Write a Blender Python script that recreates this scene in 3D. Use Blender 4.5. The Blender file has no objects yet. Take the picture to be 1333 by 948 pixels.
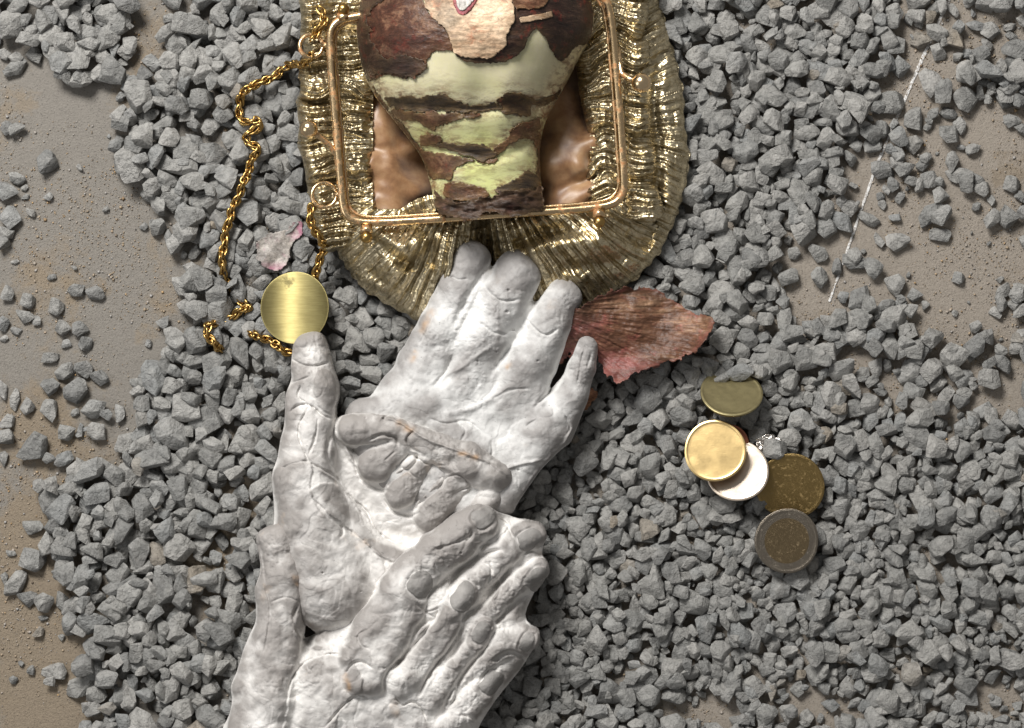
import bpy, bmesh, math, random
import numpy as np
from mathutils import Vector, Matrix, Euler

# ---------------------------------------------------------------- camera, world, lamps, exposure
S = 0.0003            # metres per traced unit (a 24 mm coin spans about 80 units)
D = 3000.0            # camera height in units
CX, CY = 666.5, 474.0
random.seed(7)
rng = np.random.default_rng(11)
sc = bpy.context.scene
COL = sc.collection

cam_d = bpy.data.cameras.new("camera")
cam = bpy.data.objects.new("camera", cam_d)
COL.objects.link(cam)
cam.location = (0, 0, D * S)
cam_d.sensor_width = 36.0
cam_d.lens = 36.0 * D / 1333.0
cam_d.clip_start = 0.01
cam_d.clip_end = 50
sc.camera = cam

world = bpy.data.worlds.new("World")
sc.world = world
world.use_nodes = True
bg = world.node_tree.nodes["Background"]
bg.inputs[0].default_value = (1.0, 0.985, 0.97, 1)
bg.inputs[1].default_value = 0.21


def area(name, loc, target, size, power, col=(1, 1, 1), size_y=None):
    ld = bpy.data.lights.new(name, 'AREA')
    ld.energy = power
    ld.color = col
    ld.shape = 'RECTANGLE'
    ld.size = size
    ld.size_y = size_y or size
    o = bpy.data.objects.new(name, ld)
    COL.objects.link(o)
    o.location = loc
    d = Vector(target) - Vector(loc)
    o.rotation_euler = d.to_track_quat('-Z', 'Y').to_euler()
    return o


area("window_softbox", (-0.42, 0.80, 0.92), (0, 0, 0), 0.44, 25.5, (1.0, 0.98, 0.95), 0.38)
area("fill_softbox", (-0.95, -0.15, 0.75), (0, 0, 0), 0.5, 2.2, (0.97, 0.98, 1.0))

sc.view_settings.view_transform = 'Standard'
sc.view_settings.look = 'None'
sc.view_settings.exposure = 0.0
sc.view_settings.gamma = 1.0
sc.view_settings.use_curve_mapping = False

# ---------------------------------------------------------------- helpers: coordinates, noise, distances


def unproj(px, py, z):
    """picture position at height z -> metres"""
    f = (1.0 - np.asarray(z) / D) * S
    return (np.asarray(px) - CX) * f, (CY - np.asarray(py)) * f, np.asarray(z) * S


def P(px, py, z):
    a = unproj(px, py, z)
    return Vector((float(a[0]), float(a[1]), float(a[2])))


_T = rng.random((64, 256, 256)).astype(np.float32)


def vnoise(x, y, scale, seed=0):
    t = _T[seed % 64]
    x = np.asarray(x, dtype=np.float64) / scale + 37.3 * (seed + 1)
    y = np.asarray(y, dtype=np.float64) / scale + 11.9 * (seed + 3)
    xi = np.floor(x).astype(int)
    yi = np.floor(y).astype(int)
    fx = x - xi
    fy = y - yi
    fx = fx * fx * (3 - 2 * fx)
    fy = fy * fy * (3 - 2 * fy)
    a = t[xi & 255, yi & 255]
    b = t[(xi + 1) & 255, yi & 255]
    c = t[xi & 255, (yi + 1) & 255]
    d = t[(xi + 1) & 255, (yi + 1) & 255]
    return ((a * (1 - fx) + b * fx) * (1 - fy) + (c * (1 - fx) + d * fx) * fy) * 2 - 1


def fbm(x, y, scale, octs=4, seed=0, gain=0.5):
    s = 0
    a = 1.0
    for i in range(octs):
        s = s + a * vnoise(x, y, scale / (2 ** i), seed + i)
        a *= gain
    return s


def seg_dist(X, Y, a, b):
    ax, ay = a
    bx, by = b
    dx, dy = bx - ax, by - ay
    L = dx * dx + dy * dy + 1e-9
    t = np.clip(((X - ax) * dx + (Y - ay) * dy) / L, 0, 1)
    return np.hypot(X - ax - t * dx, Y - ay - t * dy), t


def line_dist(X, Y, pts):
    d = None
    T = None
    n = len(pts) - 1
    for i in range(n):
        e, t = seg_dist(X, Y, pts[i], pts[i + 1])
        if d is None:
            d, T = e, (i + t) / n
        else:
            T = np.where(e < d, (i + t) / n, T)
            d = np.minimum(d, e)
    return d, T


def poly_sdf(X, Y, pts):
    d, _ = line_dist(X, Y, list(pts) + [pts[0]])
    inside = np.zeros(X.shape, bool)
    n = len(pts)
    for i in range(n):
        x1, y1 = pts[i]
        x2, y2 = pts[(i + 1) % n]
        if y1 == y2:
            continue
        c = ((y1 > Y) != (y2 > Y)) & (X < (x2 - x1) * (Y - y1) / (y2 - y1) + x1)
        inside ^= c
    return np.where(inside, -d, d)


def smax(a, b, k):
    h = np.clip(0.5 + 0.5 * (a - b) / k, 0, 1)
    return b + (a - b) * h + k * h * (1 - h)


def smin(a, b, k):
    return -smax(-a, -b, k)


def sstep(x, a, b):
    t = np.clip((x - a) / (b - a), 0, 1)
    return t * t * (3 - 2 * t)


def blur(A, r):
    r = max(1, int(round(r)))
    for _ in range(3):
        for ax in (0, 1):
            pad = [(0, 0), (0, 0)]
            pad[ax] = (r + 1, r)
            c = np.cumsum(np.pad(A, pad, mode='edge'), axis=ax)
            n = A.shape[ax]
            if ax == 0:
                A = (c[2 * r + 1:2 * r + 1 + n] - c[:n]) / (2 * r + 1)
            else:
                A = (c[:, 2 * r + 1:2 * r + 1 + n] - c[:, :n]) / (2 * r + 1)
    return A


def smooth_path(pts, per=6):
    """Catmull-Rom through the points"""
    p = [np.array(q, float) for q in pts]
    p = [2 * p[0] - p[1]] + p + [2 * p[-1] - p[-2]]
    out = []
    for i in range(1, len(p) - 2):
        for k in range(per):
            t = k / per
            out.append(0.5 * ((2 * p[i]) + (-p[i - 1] + p[i + 1]) * t + (2 * p[i - 1] - 5 * p[i] + 4 * p[i + 1] - p[i + 2]) * t * t
                              + (-p[i - 1] + 3 * p[i] - 3 * p[i + 1] + p[i + 2]) * t ** 3))
    out.append(p[-2])
    return out


def smooth_closed(pts, per=4):
    n = len(pts)
    p = [np.array(q, float) for q in pts]
    out = []
    for i in range(n):
        a, b, c, d = p[i - 1], p[i], p[(i + 1) % n], p[(i + 2) % n]
        for k in range(per):
            t = k / per
            q = 0.5 * ((2 * b) + (-a + c) * t + (2 * a - 5 * b + 4 * c - d) * t * t + (-a + 3 * b - 3 * c + d) * t ** 3)
            out.append((q[0], q[1]))
    return out


# ---------------------------------------------------------------- helpers: objects

def set_props(o, label=None, cat=None, group=None, kind=None):
    if label:
        o["label"] = label
    if cat:
        o["category"] = cat
    if group:
        o["group"] = group
    if kind:
        o["kind"] = kind
    return o


def link(name, me, mat=None, parent=None):
    o = bpy.data.objects.new(name, me)
    COL.objects.link(o)
    if mat is not None and me is not None and len(me.materials) == 0:
        me.materials.append(mat)
    if parent is not None:
        o.parent = parent
        o.matrix_parent_inverse = Matrix.Translation(-parent.location)
    return o


def empty(name, loc, label, cat, group=None):
    o = bpy.data.objects.new(name, None)
    COL.objects.link(o)
    o.location = loc
    o.empty_display_size = 0.01
    return set_props(o, label, cat, group)


def mesh_np(name, V, Q, tone=None, smooth=True, tri=None):
    me = bpy.data.meshes.new(name)
    nq = len(Q)
    nt = 0 if tri is None else len(tri)
    me.vertices.add(len(V))
    me.vertices.foreach_set("co", np.asarray(V, np.float32).ravel())
    loops = np.asarray(Q, np.int32).ravel()
    starts = np.arange(nq, dtype=np.int32) * 4
    if nt:
        starts = np.concatenate([starts, len(loops) + np.arange(nt, dtype=np.int32) * 3])
        loops = np.concatenate([loops, np.asarray(tri, np.int32).ravel()])
    me.loops.add(len(loops))
    me.loops.foreach_set("vertex_index", loops.astype(np.int32))
    me.polygons.add(nq + nt)
    me.polygons.foreach_set("loop_start", starts.astype(np.int32))
    if smooth:
        me.polygons.foreach_set("use_smooth", np.ones(nq + nt, bool))
    me.update(calc_edges=True)
    me.validate()
    if tone is not None:
        for k, arr in tone.items():
            at = me.attributes.new(k, 'FLOAT', 'POINT')
            at.data.foreach_set("value", np.asarray(arr, np.float32).ravel())
    return me


class Field:
    """a height sheet over the picture plane: F < 0 inside the outline, H height, C height of the widest level"""

    def __init__(s, x0, y0, x1, y1, step=1.0):
        s.step = step
        s.xs = np.arange(x0, x1 + step, step, dtype=np.float64)
        s.ys = np.arange(y0, y1 + step, step, dtype=np.float64)
        s.X, s.Y = np.meshgrid(s.xs, s.ys)
        s.H = np.full(s.X.shape, -60.0)
        s.F = np.full(s.X.shape, 900.0)
        s.C = np.full(s.X.shape, 40.0)
        s.warp = None
        s.gk = 1.0

    def at(s, x, y, A=None):
        A = s.H if A is None else A
        i = np.clip((np.asarray(y) - s.ys[0]) / s.step, 0, len(s.ys) - 1.001)
        j = np.clip((np.asarray(x) - s.xs[0]) / s.step, 0, len(s.xs) - 1.001)
        i0 = np.floor(i).astype(int)
        j0 = np.floor(j).astype(int)
        a = i - i0
        b = j - j0
        return (A[i0, j0] * (1 - a) * (1 - b) + A[i0 + 1, j0] * a * (1 - b) + A[i0, j0 + 1] * (1 - a) * b + A[i0 + 1, j0 + 1] * a * b)

    def limb(s, pts, k=8, kf=5, sq=1.0):
        """tapered limb: pts (x, y, zc, r)"""
        X, Y = s.X, s.Y
        if s.warp:
            X = X + s.warp * fbm(s.X, s.Y, 36, 2, 51)
            Y = Y + s.warp * fbm(s.X, s.Y, 36, 2, 54)
        for a, b in zip(pts[:-1], pts[1:]):
            d, t = seg_dist(X, Y, a[:2], b[:2])
            r = a[3] + (b[3] - a[3]) * t
            z = a[2] + (b[2] - a[2]) * t
            h = np.where(d < r, z + sq * np.sqrt(np.maximum(r * r - d * d, 0)), z - 1.6 * (d - r))
            s.H = smax(s.H, h, k)
            s.F = smin(s.F, d - r, kf)

    def slab(s, poly, e, p, w, k=8, outline=True):
        sd = poly_sdf(s.X, s.Y, smooth_closed(poly))
        t = np.clip(-sd / w, 0, 1)
        h = np.where(sd < 0, e + (p - e) * np.sqrt(1 - (1 - t) ** 2), e - 1.6 * sd)
        s.H = smax(s.H, h, k)
        if outline:
            s.F = smin(s.F, sd, 3)

    def groove(s, pts, w, depth, smooth=True):
        if smooth and len(pts) > 2:
            pts = [tuple(q) for q in smooth_path(pts, 4)]
        d, T = line_dist(s.X, s.Y, pts)
        d = d + 0.9 * vnoise(s.X, s.Y, 6, 5)
        fade = np.clip(np.minimum(T, 1 - T) * 6 + 0.25, 0, 1)
        s.H = s.H - depth * s.gk * np.exp(-(d / (w * (0.9 if s.gk > 1 else 1))) ** 2) * fade

    def plate(s, poly, h, w=2.0, rag=1.5):
        sd = poly_sdf(s.X, s.Y, smooth_closed(poly)) + rag * fbm(s.X, s.Y, 9, 3, 21)
        s.H = s.H + h * sstep(-sd, -w, w)
        return sd

    def bump(s, x, y, rx, ry, ang, h, p=1.0):
        c, q = math.cos(math.radians(ang)), math.sin(math.radians(ang))
        dx, dy = s.X - x, s.Y - y
        u = (dx * c + dy * q) / rx
        v = (-dx * q + dy * c) / ry
        s.H = s.H + h * np.exp(-((u * u + v * v) ** p))

    def build(s, name, mat, parent=None, bottom=None, floor=2.0, tone=None, lift=None):
        """bottom None: mirrored about C; else a thickness"""
        F, st = s.F, s.step
        keep = F < 0.55 * st
        gy, gx = np.gradient(F, st)
        g2 = gx * gx + gy * gy + 1e-6
        X, Y, H = s.X.copy(), s.Y.copy(), s.H.copy()
        edge = keep & (F > -0.75 * st)
        mv = np.clip(F / g2, -1.0 * st, 1.0 * st)
        X = np.where(edge, X - mv * gx, X)
        Y = np.where(edge, Y - mv * gy, Y)
        cell = keep[:-1, :-1] & keep[1:, :-1] & keep[:-1, 1:] & keep[1:, 1:]
        used = np.zeros(keep.shape, bool)
        used[:-1, :-1] |= cell
        used[1:, :-1] |= cell
        used[:-1, 1:] |= cell
        used[1:, 1:] |= cell
        idx = -np.ones(keep.shape, int)
        n = used.sum()
        idx[used] = np.arange(n)
        i, j = np.nonzero(cell)
        # image y runs down, so this order faces up
        Q = np.stack([idx[i, j], idx[i + 1, j], idx[i + 1, j + 1], idx[i, j + 1]], 1)
        Xu, Yu, Hu = X[used], Y[used], H[used]
        if bottom is None:
            zb = np.maximum(floor, np.minimum(Hu - 1.0, 2 * s.C[used] - Hu))
        else:
            zb = Hu - bottom
        top = np.stack(unproj(Xu, Yu, Hu), 1)
        bot = np.stack(unproj(Xu, Yu, zb), 1)
        if bottom is None:  # keep the underside straight below the top
            k = (1 - Hu / D) / (1 - zb / D)
            bot[:, 0] = top[:, 0]
            bot[:, 1] = top[:, 1]
        V = np.concatenate([top, bot])
        Qb = Q[:, ::-1] + n
        E = np.concatenate([Q[:, [0, 1]], Q[:, [1, 2]], Q[:, [2, 3]], Q[:, [3, 0]]])
        key = np.sort(E, 1)
        kk = key[:, 0].astype(np.int64) * (n + 1) + key[:, 1]
        u, inv, cnt = np.unique(kk, return_inverse=True, return_counts=True)
        B = E[cnt[inv] == 1]
        W = np.stack([B[:, 1], B[:, 0], B[:, 0] + n, B[:, 1] + n], 1)
        tn = None
        if tone:
            tn = {k_: np.concatenate([a[used], a[used]]) for k_, a in tone.items()}
        me = mesh_np(name, V, np.concatenate([Q, Qb, W]), tn)
        return link(name, me, mat, parent)


def tube_mesh(name, pts, r, seg=10, closed=False, cap=True):
    """pts in metres; r in metres (number or list)"""
    pts = [Vector(p) for p in pts]
    n = len(pts)
    rr = r if hasattr(r, '__len__') else [r] * n
    V, Q, T = [], [], []
    up = None
    for i, p in enumerate(pts):
        a = pts[(i - 1) % n] if (closed or i > 0) else pts[0]
        b = pts[(i + 1) % n] if (closed or i < n - 1) else pts[-1]
        t = (b - a).normalized()
        if up is None:
            up = Vector((0, 0, 1)) if abs(t.z) < 0.9 else Vector((1, 0, 0))
        side = t.cross(up).normalized()
        up = side.cross(t).normalized()
        for k in range(seg):
            an = 2 * math.pi * k / seg
            V.append(p + (side * math.cos(an) + up * math.sin(an)) * rr[i])
    m = n if closed else n - 1
    for i in range(m):
        for k in range(seg):
            a0 = i * seg + k
            a1 = i * seg + (k + 1) % seg
            b0 = ((i + 1) % n) * seg + k
            b1 = ((i + 1) % n) * seg + (k + 1) % seg
            Q.append((a0, b0, b1, a1))
    if not closed and cap:
        V.append(pts[0])
        V.append(pts[-1])
        for k in range(seg):
            T.append((n * seg, k, (k + 1) % seg))
            T.append((n * seg + 1, (n - 1) * seg + (k + 1) % seg, (n - 1) * seg + k))
    me = mesh_np(name, [tuple(v) for v in V], Q, tri=T if T else None)
    bm = bmesh.new()
    bm.from_mesh(me)
    bmesh.ops.recalc_face_normals(bm, faces=bm.faces)
    bm.to_mesh(me)
    bm.free()
    return me


def lathe_mesh(name, prof, seg=24):
    V, Q = [], []
    n = len(prof)
    for r, z in prof:
        for k in range(seg):
            a = 2 * math.pi * k / seg
            V.append((r * math.cos(a), r * math.sin(a), z))
    for i in range(n - 1):
        for k in range(seg):
            Q.append((i * seg + k, i * seg + (k + 1) % seg, (i + 1) * seg + (k + 1) % seg, (i + 1) * seg + k))
    return mesh_np(name, V, Q)


# ---------------------------------------------------------------- materials

def nt(name):
    m = bpy.data.materials.new(name)
    m.use_nodes = True
    t = m.node_tree
    b = t.nodes["Principled BSDF"]
    return m, t, b


class NB:
    """tiny node builder"""

    def __init__(s, t):
        s.t = t

    def n(s, typ, **kw):
        x = s.t.nodes.new(typ)
        for k, v in kw.items():
            setattr(x, k, v)
        return x

    def l(s, a, b):
        s.t.links.new(a, b)

    def pos(s, scale=(1, 1, 1)):
        g = s.n('ShaderNodeNewGeometry')
        m = s.n('ShaderNodeVectorMath', operation='MULTIPLY')
        k = 1.0 / S / 100.0     # 1 = 100 traced units (3 cm)
        m.inputs[1].default_value = (k * scale[0], k * scale[1], k * scale[2])
        s.l(g.outputs['Position'], m.inputs[0])
        return m.outputs[0]

    def noise(s, vec, scale, detail=4, rough=0.55, dist=0.0):
        x = s.n('ShaderNodeTexNoise')
        x.inputs['Scale'].default_value = scale
        x.inputs['Detail'].default_value = detail
        x.inputs['Roughness'].default_value = rough
        x.inputs['Distortion'].default_value = dist
        s.l(vec, x.inputs['Vector'])
        return x.outputs['Fac']

    def ramp(s, fac, stops, interp='LINEAR'):
        r = s.n('ShaderNodeValToRGB')
        r.color_ramp.interpolation = interp
        e = r.color_ramp.elements
        while len(e) < len(stops):
            e.new(0.5)
        for i, (p, c) in enumerate(stops):
            e[i].position = p
            e[i].color = (c, c, c, 1) if not hasattr(c, '__len__') else (*c, 1)
        s.l(fac, r.inputs[0])
        return r.outputs[0]

    def mix(s, fac, a, b, typ='MIX'):
        x = s.n('ShaderNodeMix', data_type='RGBA', blend_type=typ)
        for sock, v in ((x.inputs[0], fac), (x.inputs[6], a), (x.inputs[7], b)):
            if hasattr(v, 'links') or isinstance(v, bpy.types.NodeSocket):
                s.l(v, sock)
            elif hasattr(v, '__len__'):
                sock.default_value = (*v, 1)
            else:
                sock.default_value = v
        return x.outputs[2]

    def math(s, op, a, b=0.0, clamp=False):
        x = s.n('ShaderNodeMath', operation=op)
        x.use_clamp = clamp
        for sock, v in ((x.inputs[0], a), (x.inputs[1], b)):
            if isinstance(v, bpy.types.NodeSocket):
                s.l(v, sock)
            else:
                sock.default_value = v
        return x.outputs[0]

    def bump(s, h, strength, dist, bsdf, prev=None):
        x = s.n('ShaderNodeBump')
        x.inputs['Strength'].default_value = strength
        x.inputs['Distance'].default_value = dist * S
        s.l(h, x.inputs['Height'])
        if prev is not None:
            s.l(prev, x.inputs['Normal'])
        if bsdf is not None:
            s.l(x.outputs[0], bsdf.inputs['Normal'])
        return x.outputs[0]

    def attr(s, name):
        a = s.n('ShaderNodeAttribute', attribute_name=name)
        return a.outputs['Fac']


def mat_floor():
    m, t, b = nt("dusty_concrete")
    k = NB(t)
    v = k.pos()
    big = k.noise(v, 0.45, 5, 0.6)
    sep = k.n('ShaderNodeSeparateXYZ')
    k.l(v, sep.inputs[0])
    # the slab is swept greyer along a diagonal strip at the left; sandier towards the edges
    conc = k.mix(k.noise(v, 14, 6, 0.7), (0.195, 0.178, 0.155), (0.275, 0.252, 0.222))
    sand = k.mix(k.noise(v, 22, 5, 0.75), (0.18, 0.142, 0.10), (0.33, 0.265, 0.19))
    dust = k.mix(k.noise(v, 18, 5, 0.7), (0.26, 0.225, 0.185), (0.38, 0.335, 0.285))
    right = k.ramp(k.math('ADD', k.math('MULTIPLY', sep.outputs[0], 0.12), k.math('MULTIPLY', big, 0.25)), [(0.1, 0.0), (0.42, 1.0)])
    m1 = k.ramp(k.math('ADD', k.attr('tone'), k.math('MULTIPLY', k.math('SUBTRACT', k.noise(v, 2.2, 6, 0.75, 0.4), 0.5), 1.6)), [(0.35, 0.0), (0.65, 0.9)])
    col = k.mix(m1, conc, sand)
    col = k.mix(right, col, dust)
    m2 = k.ramp(k.noise(v, 1.3, 5, 0.7), [(0.58, 0.0), (0.66, 0.8)])
    col = k.mix(k.math('MULTIPLY', m2, 0.8), col, sand)
    spk = k.ramp(k.noise(v, 55, 2, 0.5), [(0.30, 0.55), (0.40, 1.0)])
    col = k.mix(1.0, col, spk, 'MULTIPLY')
    k.l(col, b.inputs['Base Color'])
    b.inputs['Roughness'].default_value = 0.93
    n1 = k.bump(k.noise(v, 38, 4, 0.8), 0.9, 2.6, None)
    k.bump(k.noise(v, 5, 4, 0.6), 0.25, 5.0, b, n1)
    return m


def mat_stone():
    m, t, b = nt("crushed_grey_stone")
    k = NB(t)
    v = k.pos()
    inf = k.n('ShaderNodeObjectInfo')
    off = k.n('ShaderNodeVectorMath', operation='ADD')
    k.l(v, off.inputs[0])
    rv = k.math('MULTIPLY', k.math('ADD', inf.outputs['Random'], k.attr('tone')), 7.0)
    comb = k.n('ShaderNodeCombineXYZ')
    k.l(rv, comb.inputs[0])
    k.l(rv, comb.inputs[1])
    k.l(comb.outputs[0], off.inputs[1])
    vv = off.outputs[0]
    tone = k.math('FRACT', k.math('MULTIPLY', rv, 1.91))
    base = k.ramp(tone, [(0.0, (0.205, 0.204, 0.196)), (0.35, (0.275, 0.271, 0.256)), (0.7, (0.345, 0.336, 0.316)), (0.9, (0.245, 0.249, 0.244)), (0.98, (0.28, 0.276, 0.262)), (1.0, (0.28, 0.24, 0.19))])
    sp = k.ramp(k.noise(vv, 9, 6, 0.72, 0.6), [(0.32, 0.58), (0.5, 1.0), (0.68, 1.22)])
    col = k.mix(1.0, base, sp, 'MULTIPLY')
    dark = k.ramp(k.noise(vv, 40, 3, 0.6), [(0.33, 0.62), (0.44, 1.0)])
    col = k.mix(0.8, col, dark, 'MULTIPLY')
    vein = k.ramp(k.noise(vv, 4.0, 5, 0.6, 1.2), [(0.47, 1.0), (0.495, 0.78), (0.52, 1.0)])
    col = k.mix(0.7, col, vein, 'MULTIPLY')
    dust = k.ramp(k.noise(vv, 3.2, 5, 0.65), [(0.5, 0.0), (0.72, 0.45)])
    col = k.mix(dust, col, (0.42, 0.405, 0.38))
    k.l(col, b.inputs['Base Color'])
    b.inputs['Roughness'].default_value = 0.9
    n1 = k.bump(k.noise(vv, 26, 5, 0.75), 0.9, 2.6, None)
    k.bump(k.noise(vv, 6, 5, 0.65, 0.4), 1.0, 8.0, b, n1)
    return m


def mat_plaster(name="cast_plaster", white=(0.66, 0.655, 0.64), grey=(0.30, 0.285, 0.275), warm=0.25):
    m, t, b = nt(name)
    k = NB(t)
    v = k.pos()
    tone = k.attr('tone')
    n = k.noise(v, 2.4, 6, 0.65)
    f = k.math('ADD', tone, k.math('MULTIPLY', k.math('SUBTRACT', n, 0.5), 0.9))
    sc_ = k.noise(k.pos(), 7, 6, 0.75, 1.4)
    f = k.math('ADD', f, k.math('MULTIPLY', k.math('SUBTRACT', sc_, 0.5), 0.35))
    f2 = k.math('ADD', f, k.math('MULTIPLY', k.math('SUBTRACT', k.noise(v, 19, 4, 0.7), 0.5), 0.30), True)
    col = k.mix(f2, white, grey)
    st = k.ramp(k.noise(v, 1.5, 4, 0.6), [(0.64, 0.0), (0.74, 0.5)])
    col = k.mix(k.math('MULTIPLY', st, warm), col, (0.55, 0.36, 0.2))
    rust = k.attr('rust')
    col = k.mix(rust, col, (0.50, 0.30, 0.15))
    spk = k.ramp(k.noise(v, 30, 2, 0.5), [(0.24, 0.55), (0.31, 1.0)])
    col = k.mix(0.8, col, spk, 'MULTIPLY')
    k.l(col, b.inputs['Base Color'])
    b.inputs['Roughness'].default_value = 0.62
    b.inputs['Specular IOR Level'].default_value = 0.35
    n1 = k.bump(k.noise(v, 28, 5, 0.65), 0.35, 1.6, None)
    k.bump(k.noise(v, 6.0, 6, 0.65, 0.8), 0.45, 4.0, b, n1)
    return m


def mat_lame():
    m, t, b = nt("gold_lame_fabric")
    k = NB(t)
    v = k.pos()
    n = k.noise(v, 6, 5, 0.7)
    worn = k.ramp(k.noise(v, 14, 6, 0.8, 0.5), [(0.38, 0.0), (0.60, 1.0)])
    col = k.mix(worn, (0.33, 0.27, 0.165), (0.74, 0.64, 0.44))
    col = k.mix(k.ramp(n, [(0.54, 0.0), (0.72, 0.4)]), col, (0.70, 0.55, 0.27))
    k.l(col, b.inputs['Base Color'])
    b.inputs['Metallic'].default_value = 0.95
    r = k.ramp(k.noise(v, 16, 4, 0.7), [(0.3, 0.22), (0.7, 0.42)])
    k.l(r, b.inputs['Roughness'])
    n1 = k.bump(k.noise(v, 34, 4, 0.7), 0.25, 1.0, None)
    k.bump(k.noise(v, 9, 5, 0.6, 0.6), 0.35, 2.4, b, n1)
    return m


def mat_metal(name, col, rough, rust=0.0, rustcol=(0.35, 0.14, 0.05), scale=5.0, bump=0.2):
    m, t, b = nt(name)
    k = NB(t)
    v = k.pos()
    c = k.mix(k.ramp(k.noise(v, scale * 2.5, 6, 0.8), [(0.25, 0.0), (0.75, 1.0)]), tuple(x * 0.80 for x in col), col)
    b.inputs['Metallic'].default_value = 1.0
    if rust > 0:
        f = k.ramp(k.noise(v, scale, 6, 0.75), [(0.62 - 0.2 * rust, 0.0), (0.72 - 0.2 * rust, 0.9)])
        c = k.mix(f, c, rustcol)
        k.l(k.math('SUBTRACT', 1.0, k.math('MULTIPLY', f, 0.75)), b.inputs['Metallic'])
        k.l(k.math('ADD', rough, k.math('MULTIPLY', f, 0.35)), b.inputs['Roughness'])
    else:
        r = k.ramp(k.noise(v, scale * 3, 4, 0.6), [(0.2, max(0.05, rough - 0.03)), (0.8, rough + 0.06)])
        k.l(r, b.inputs['Roughness'])
    k.l(c, b.inputs['Base Color'])
    sn = k.bump(k.ramp(k.noise(k.pos((1, 14, 1)), 7, 3, 0.5, 0.8), [(0.60, 0.0), (0.66, 1.0)]), 0.05, 0.5, None)
    k.bump(k.noise(v, scale * 5, 4, 0.7), bump, 1.0, b, sn)
    return m


def mat_satin():
    m, t, b = nt("brown_satin_lining")
    k = NB(t)
    v = k.pos()
    c = k.ramp(k.noise(v, 2.6, 5, 0.65, 0.3), [(0.28, (0.11, 0.048, 0.02)), (0.46, (0.25, 0.13, 0.06)), (0.72, (0.42, 0.265, 0.14))])
    k.l(c, b.inputs['Base Color'])
    b.inputs['Roughness'].default_value = 0.42
    b.inputs['Sheen Weight'].default_value = 0.3
    k.bump(k.noise(v, 4, 4, 0.6, 0.5), 0.15, 3.0, b)
    return m


def mat_flesh():
    m, t, b = nt("green_bulb_flesh")
    k = NB(t)
    v = k.pos()
    gy = k.attr('tone')   # 0 creamy upper flesh, 1 fresh green lower flesh
    c = k.mix(gy, (0.66, 0.61, 0.40), (0.62, 0.65, 0.27))
    c = k.mix(k.ramp(k.noise(v, 1.6, 4, 0.6), [(0.45, 0.0), (0.7, 0.5)]), c, (0.35, 0.35, 0.19))
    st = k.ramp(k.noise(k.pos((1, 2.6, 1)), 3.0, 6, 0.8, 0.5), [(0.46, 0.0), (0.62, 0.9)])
    st = k.math('MULTIPLY', st, k.attr('stain_shade'))
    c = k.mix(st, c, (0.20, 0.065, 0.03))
    c = k.mix(k.attr('burn'), c, (0.05, 0.03, 0.02))
    c = k.mix(k.math('MULTIPLY', k.ramp(k.noise(k.pos((1, 3, 1)), 5, 5, 0.75), [(0.5, 0.0), (0.6, 0.9)]), k.attr('stain_shade')), c, (0.10, 0.05, 0.03))
    k.l(c, b.inputs['Base Color'])
    b.inputs['Roughness'].default_value = 0.30
    b.inputs['Coat Weight'].default_value = 0.25
    b.inputs['Coat Roughness'].default_value = 0.2
    b.inputs['Subsurface Weight'].default_value = 0.15
    b.inputs['Subsurface Radius'].default_value = (1, 1, 0.4)
    b.inputs['Subsurface Scale'].default_value = 12 * S
    k.bump(k.noise(k.pos((4, 1, 4)), 3, 3, 0.6), 0.12, 2.0, b)
    return m


def mat_skin(name, dark, mid, light, stretch=(1, 3.0, 1), rough=0.5, scale=3.0, red=(0.25, 0.03, 0.02), redamt=0.5, tonecol=(0.20, 0.13, 0.055), toneamt=0.85):
    m, t, b = nt(name)
    k = NB(t)
    v = k.pos(stretch)
    c = k.ramp(k.noise(v, scale, 6, 0.72, 0.5), [(0.30, dark), (0.52, mid), (0.72, light)])
    c = k.mix(k.math('MULTIPLY', k.ramp(k.noise(k.pos(), 4.5, 5, 0.75), [(0.55, 0.0), (0.66, 1.0)]), redamt), c, red)
    c = k.mix(0.55, c, k.ramp(k.noise(k.pos(), 26, 4, 0.7), [(0.3, 0.6), (0.6, 1.1)]), 'MULTIPLY')
    fib = k.noise(k.pos((stretch[0] * 3, stretch[1] * 3, 3)), scale * 2.2, 5, 0.75, 1.0)
    c = k.mix(0.75, c, k.ramp(fib, [(0.36, 0.45), (0.5, 0.95), (0.62, 1.3)]), 'MULTIPLY')
    tf = k.math('MULTIPLY', k.math('MULTIPLY', k.attr('tone'), k.ramp(k.noise(k.pos(stretch), 6, 4, 0.7), [(0.35, 0.2), (0.6, 1.0)])), toneamt)
    c = k.mix(tf, c, tonecol)
    blot = k.noise(k.pos(), 1.5, 4, 0.7, 0.6)
    c = k.mix(0.8, c, k.ramp(blot, [(0.38, 0.5), (0.5, 0.95), (0.64, 1.35)]), 'MULTIPLY')
    k.l(c, b.inputs['Base Color'])
    b.inputs['Roughness'].default_value = rough
    b.inputs['Specular IOR Level'].default_value = 0.4
    n1 = k.bump(k.noise(v, 9, 5, 0.7), 0.6, 2.2, None)
    k.bump(k.noise(k.pos(), 30, 3, 0.7), 0.3, 1.0, b, n1)
    return m


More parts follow.
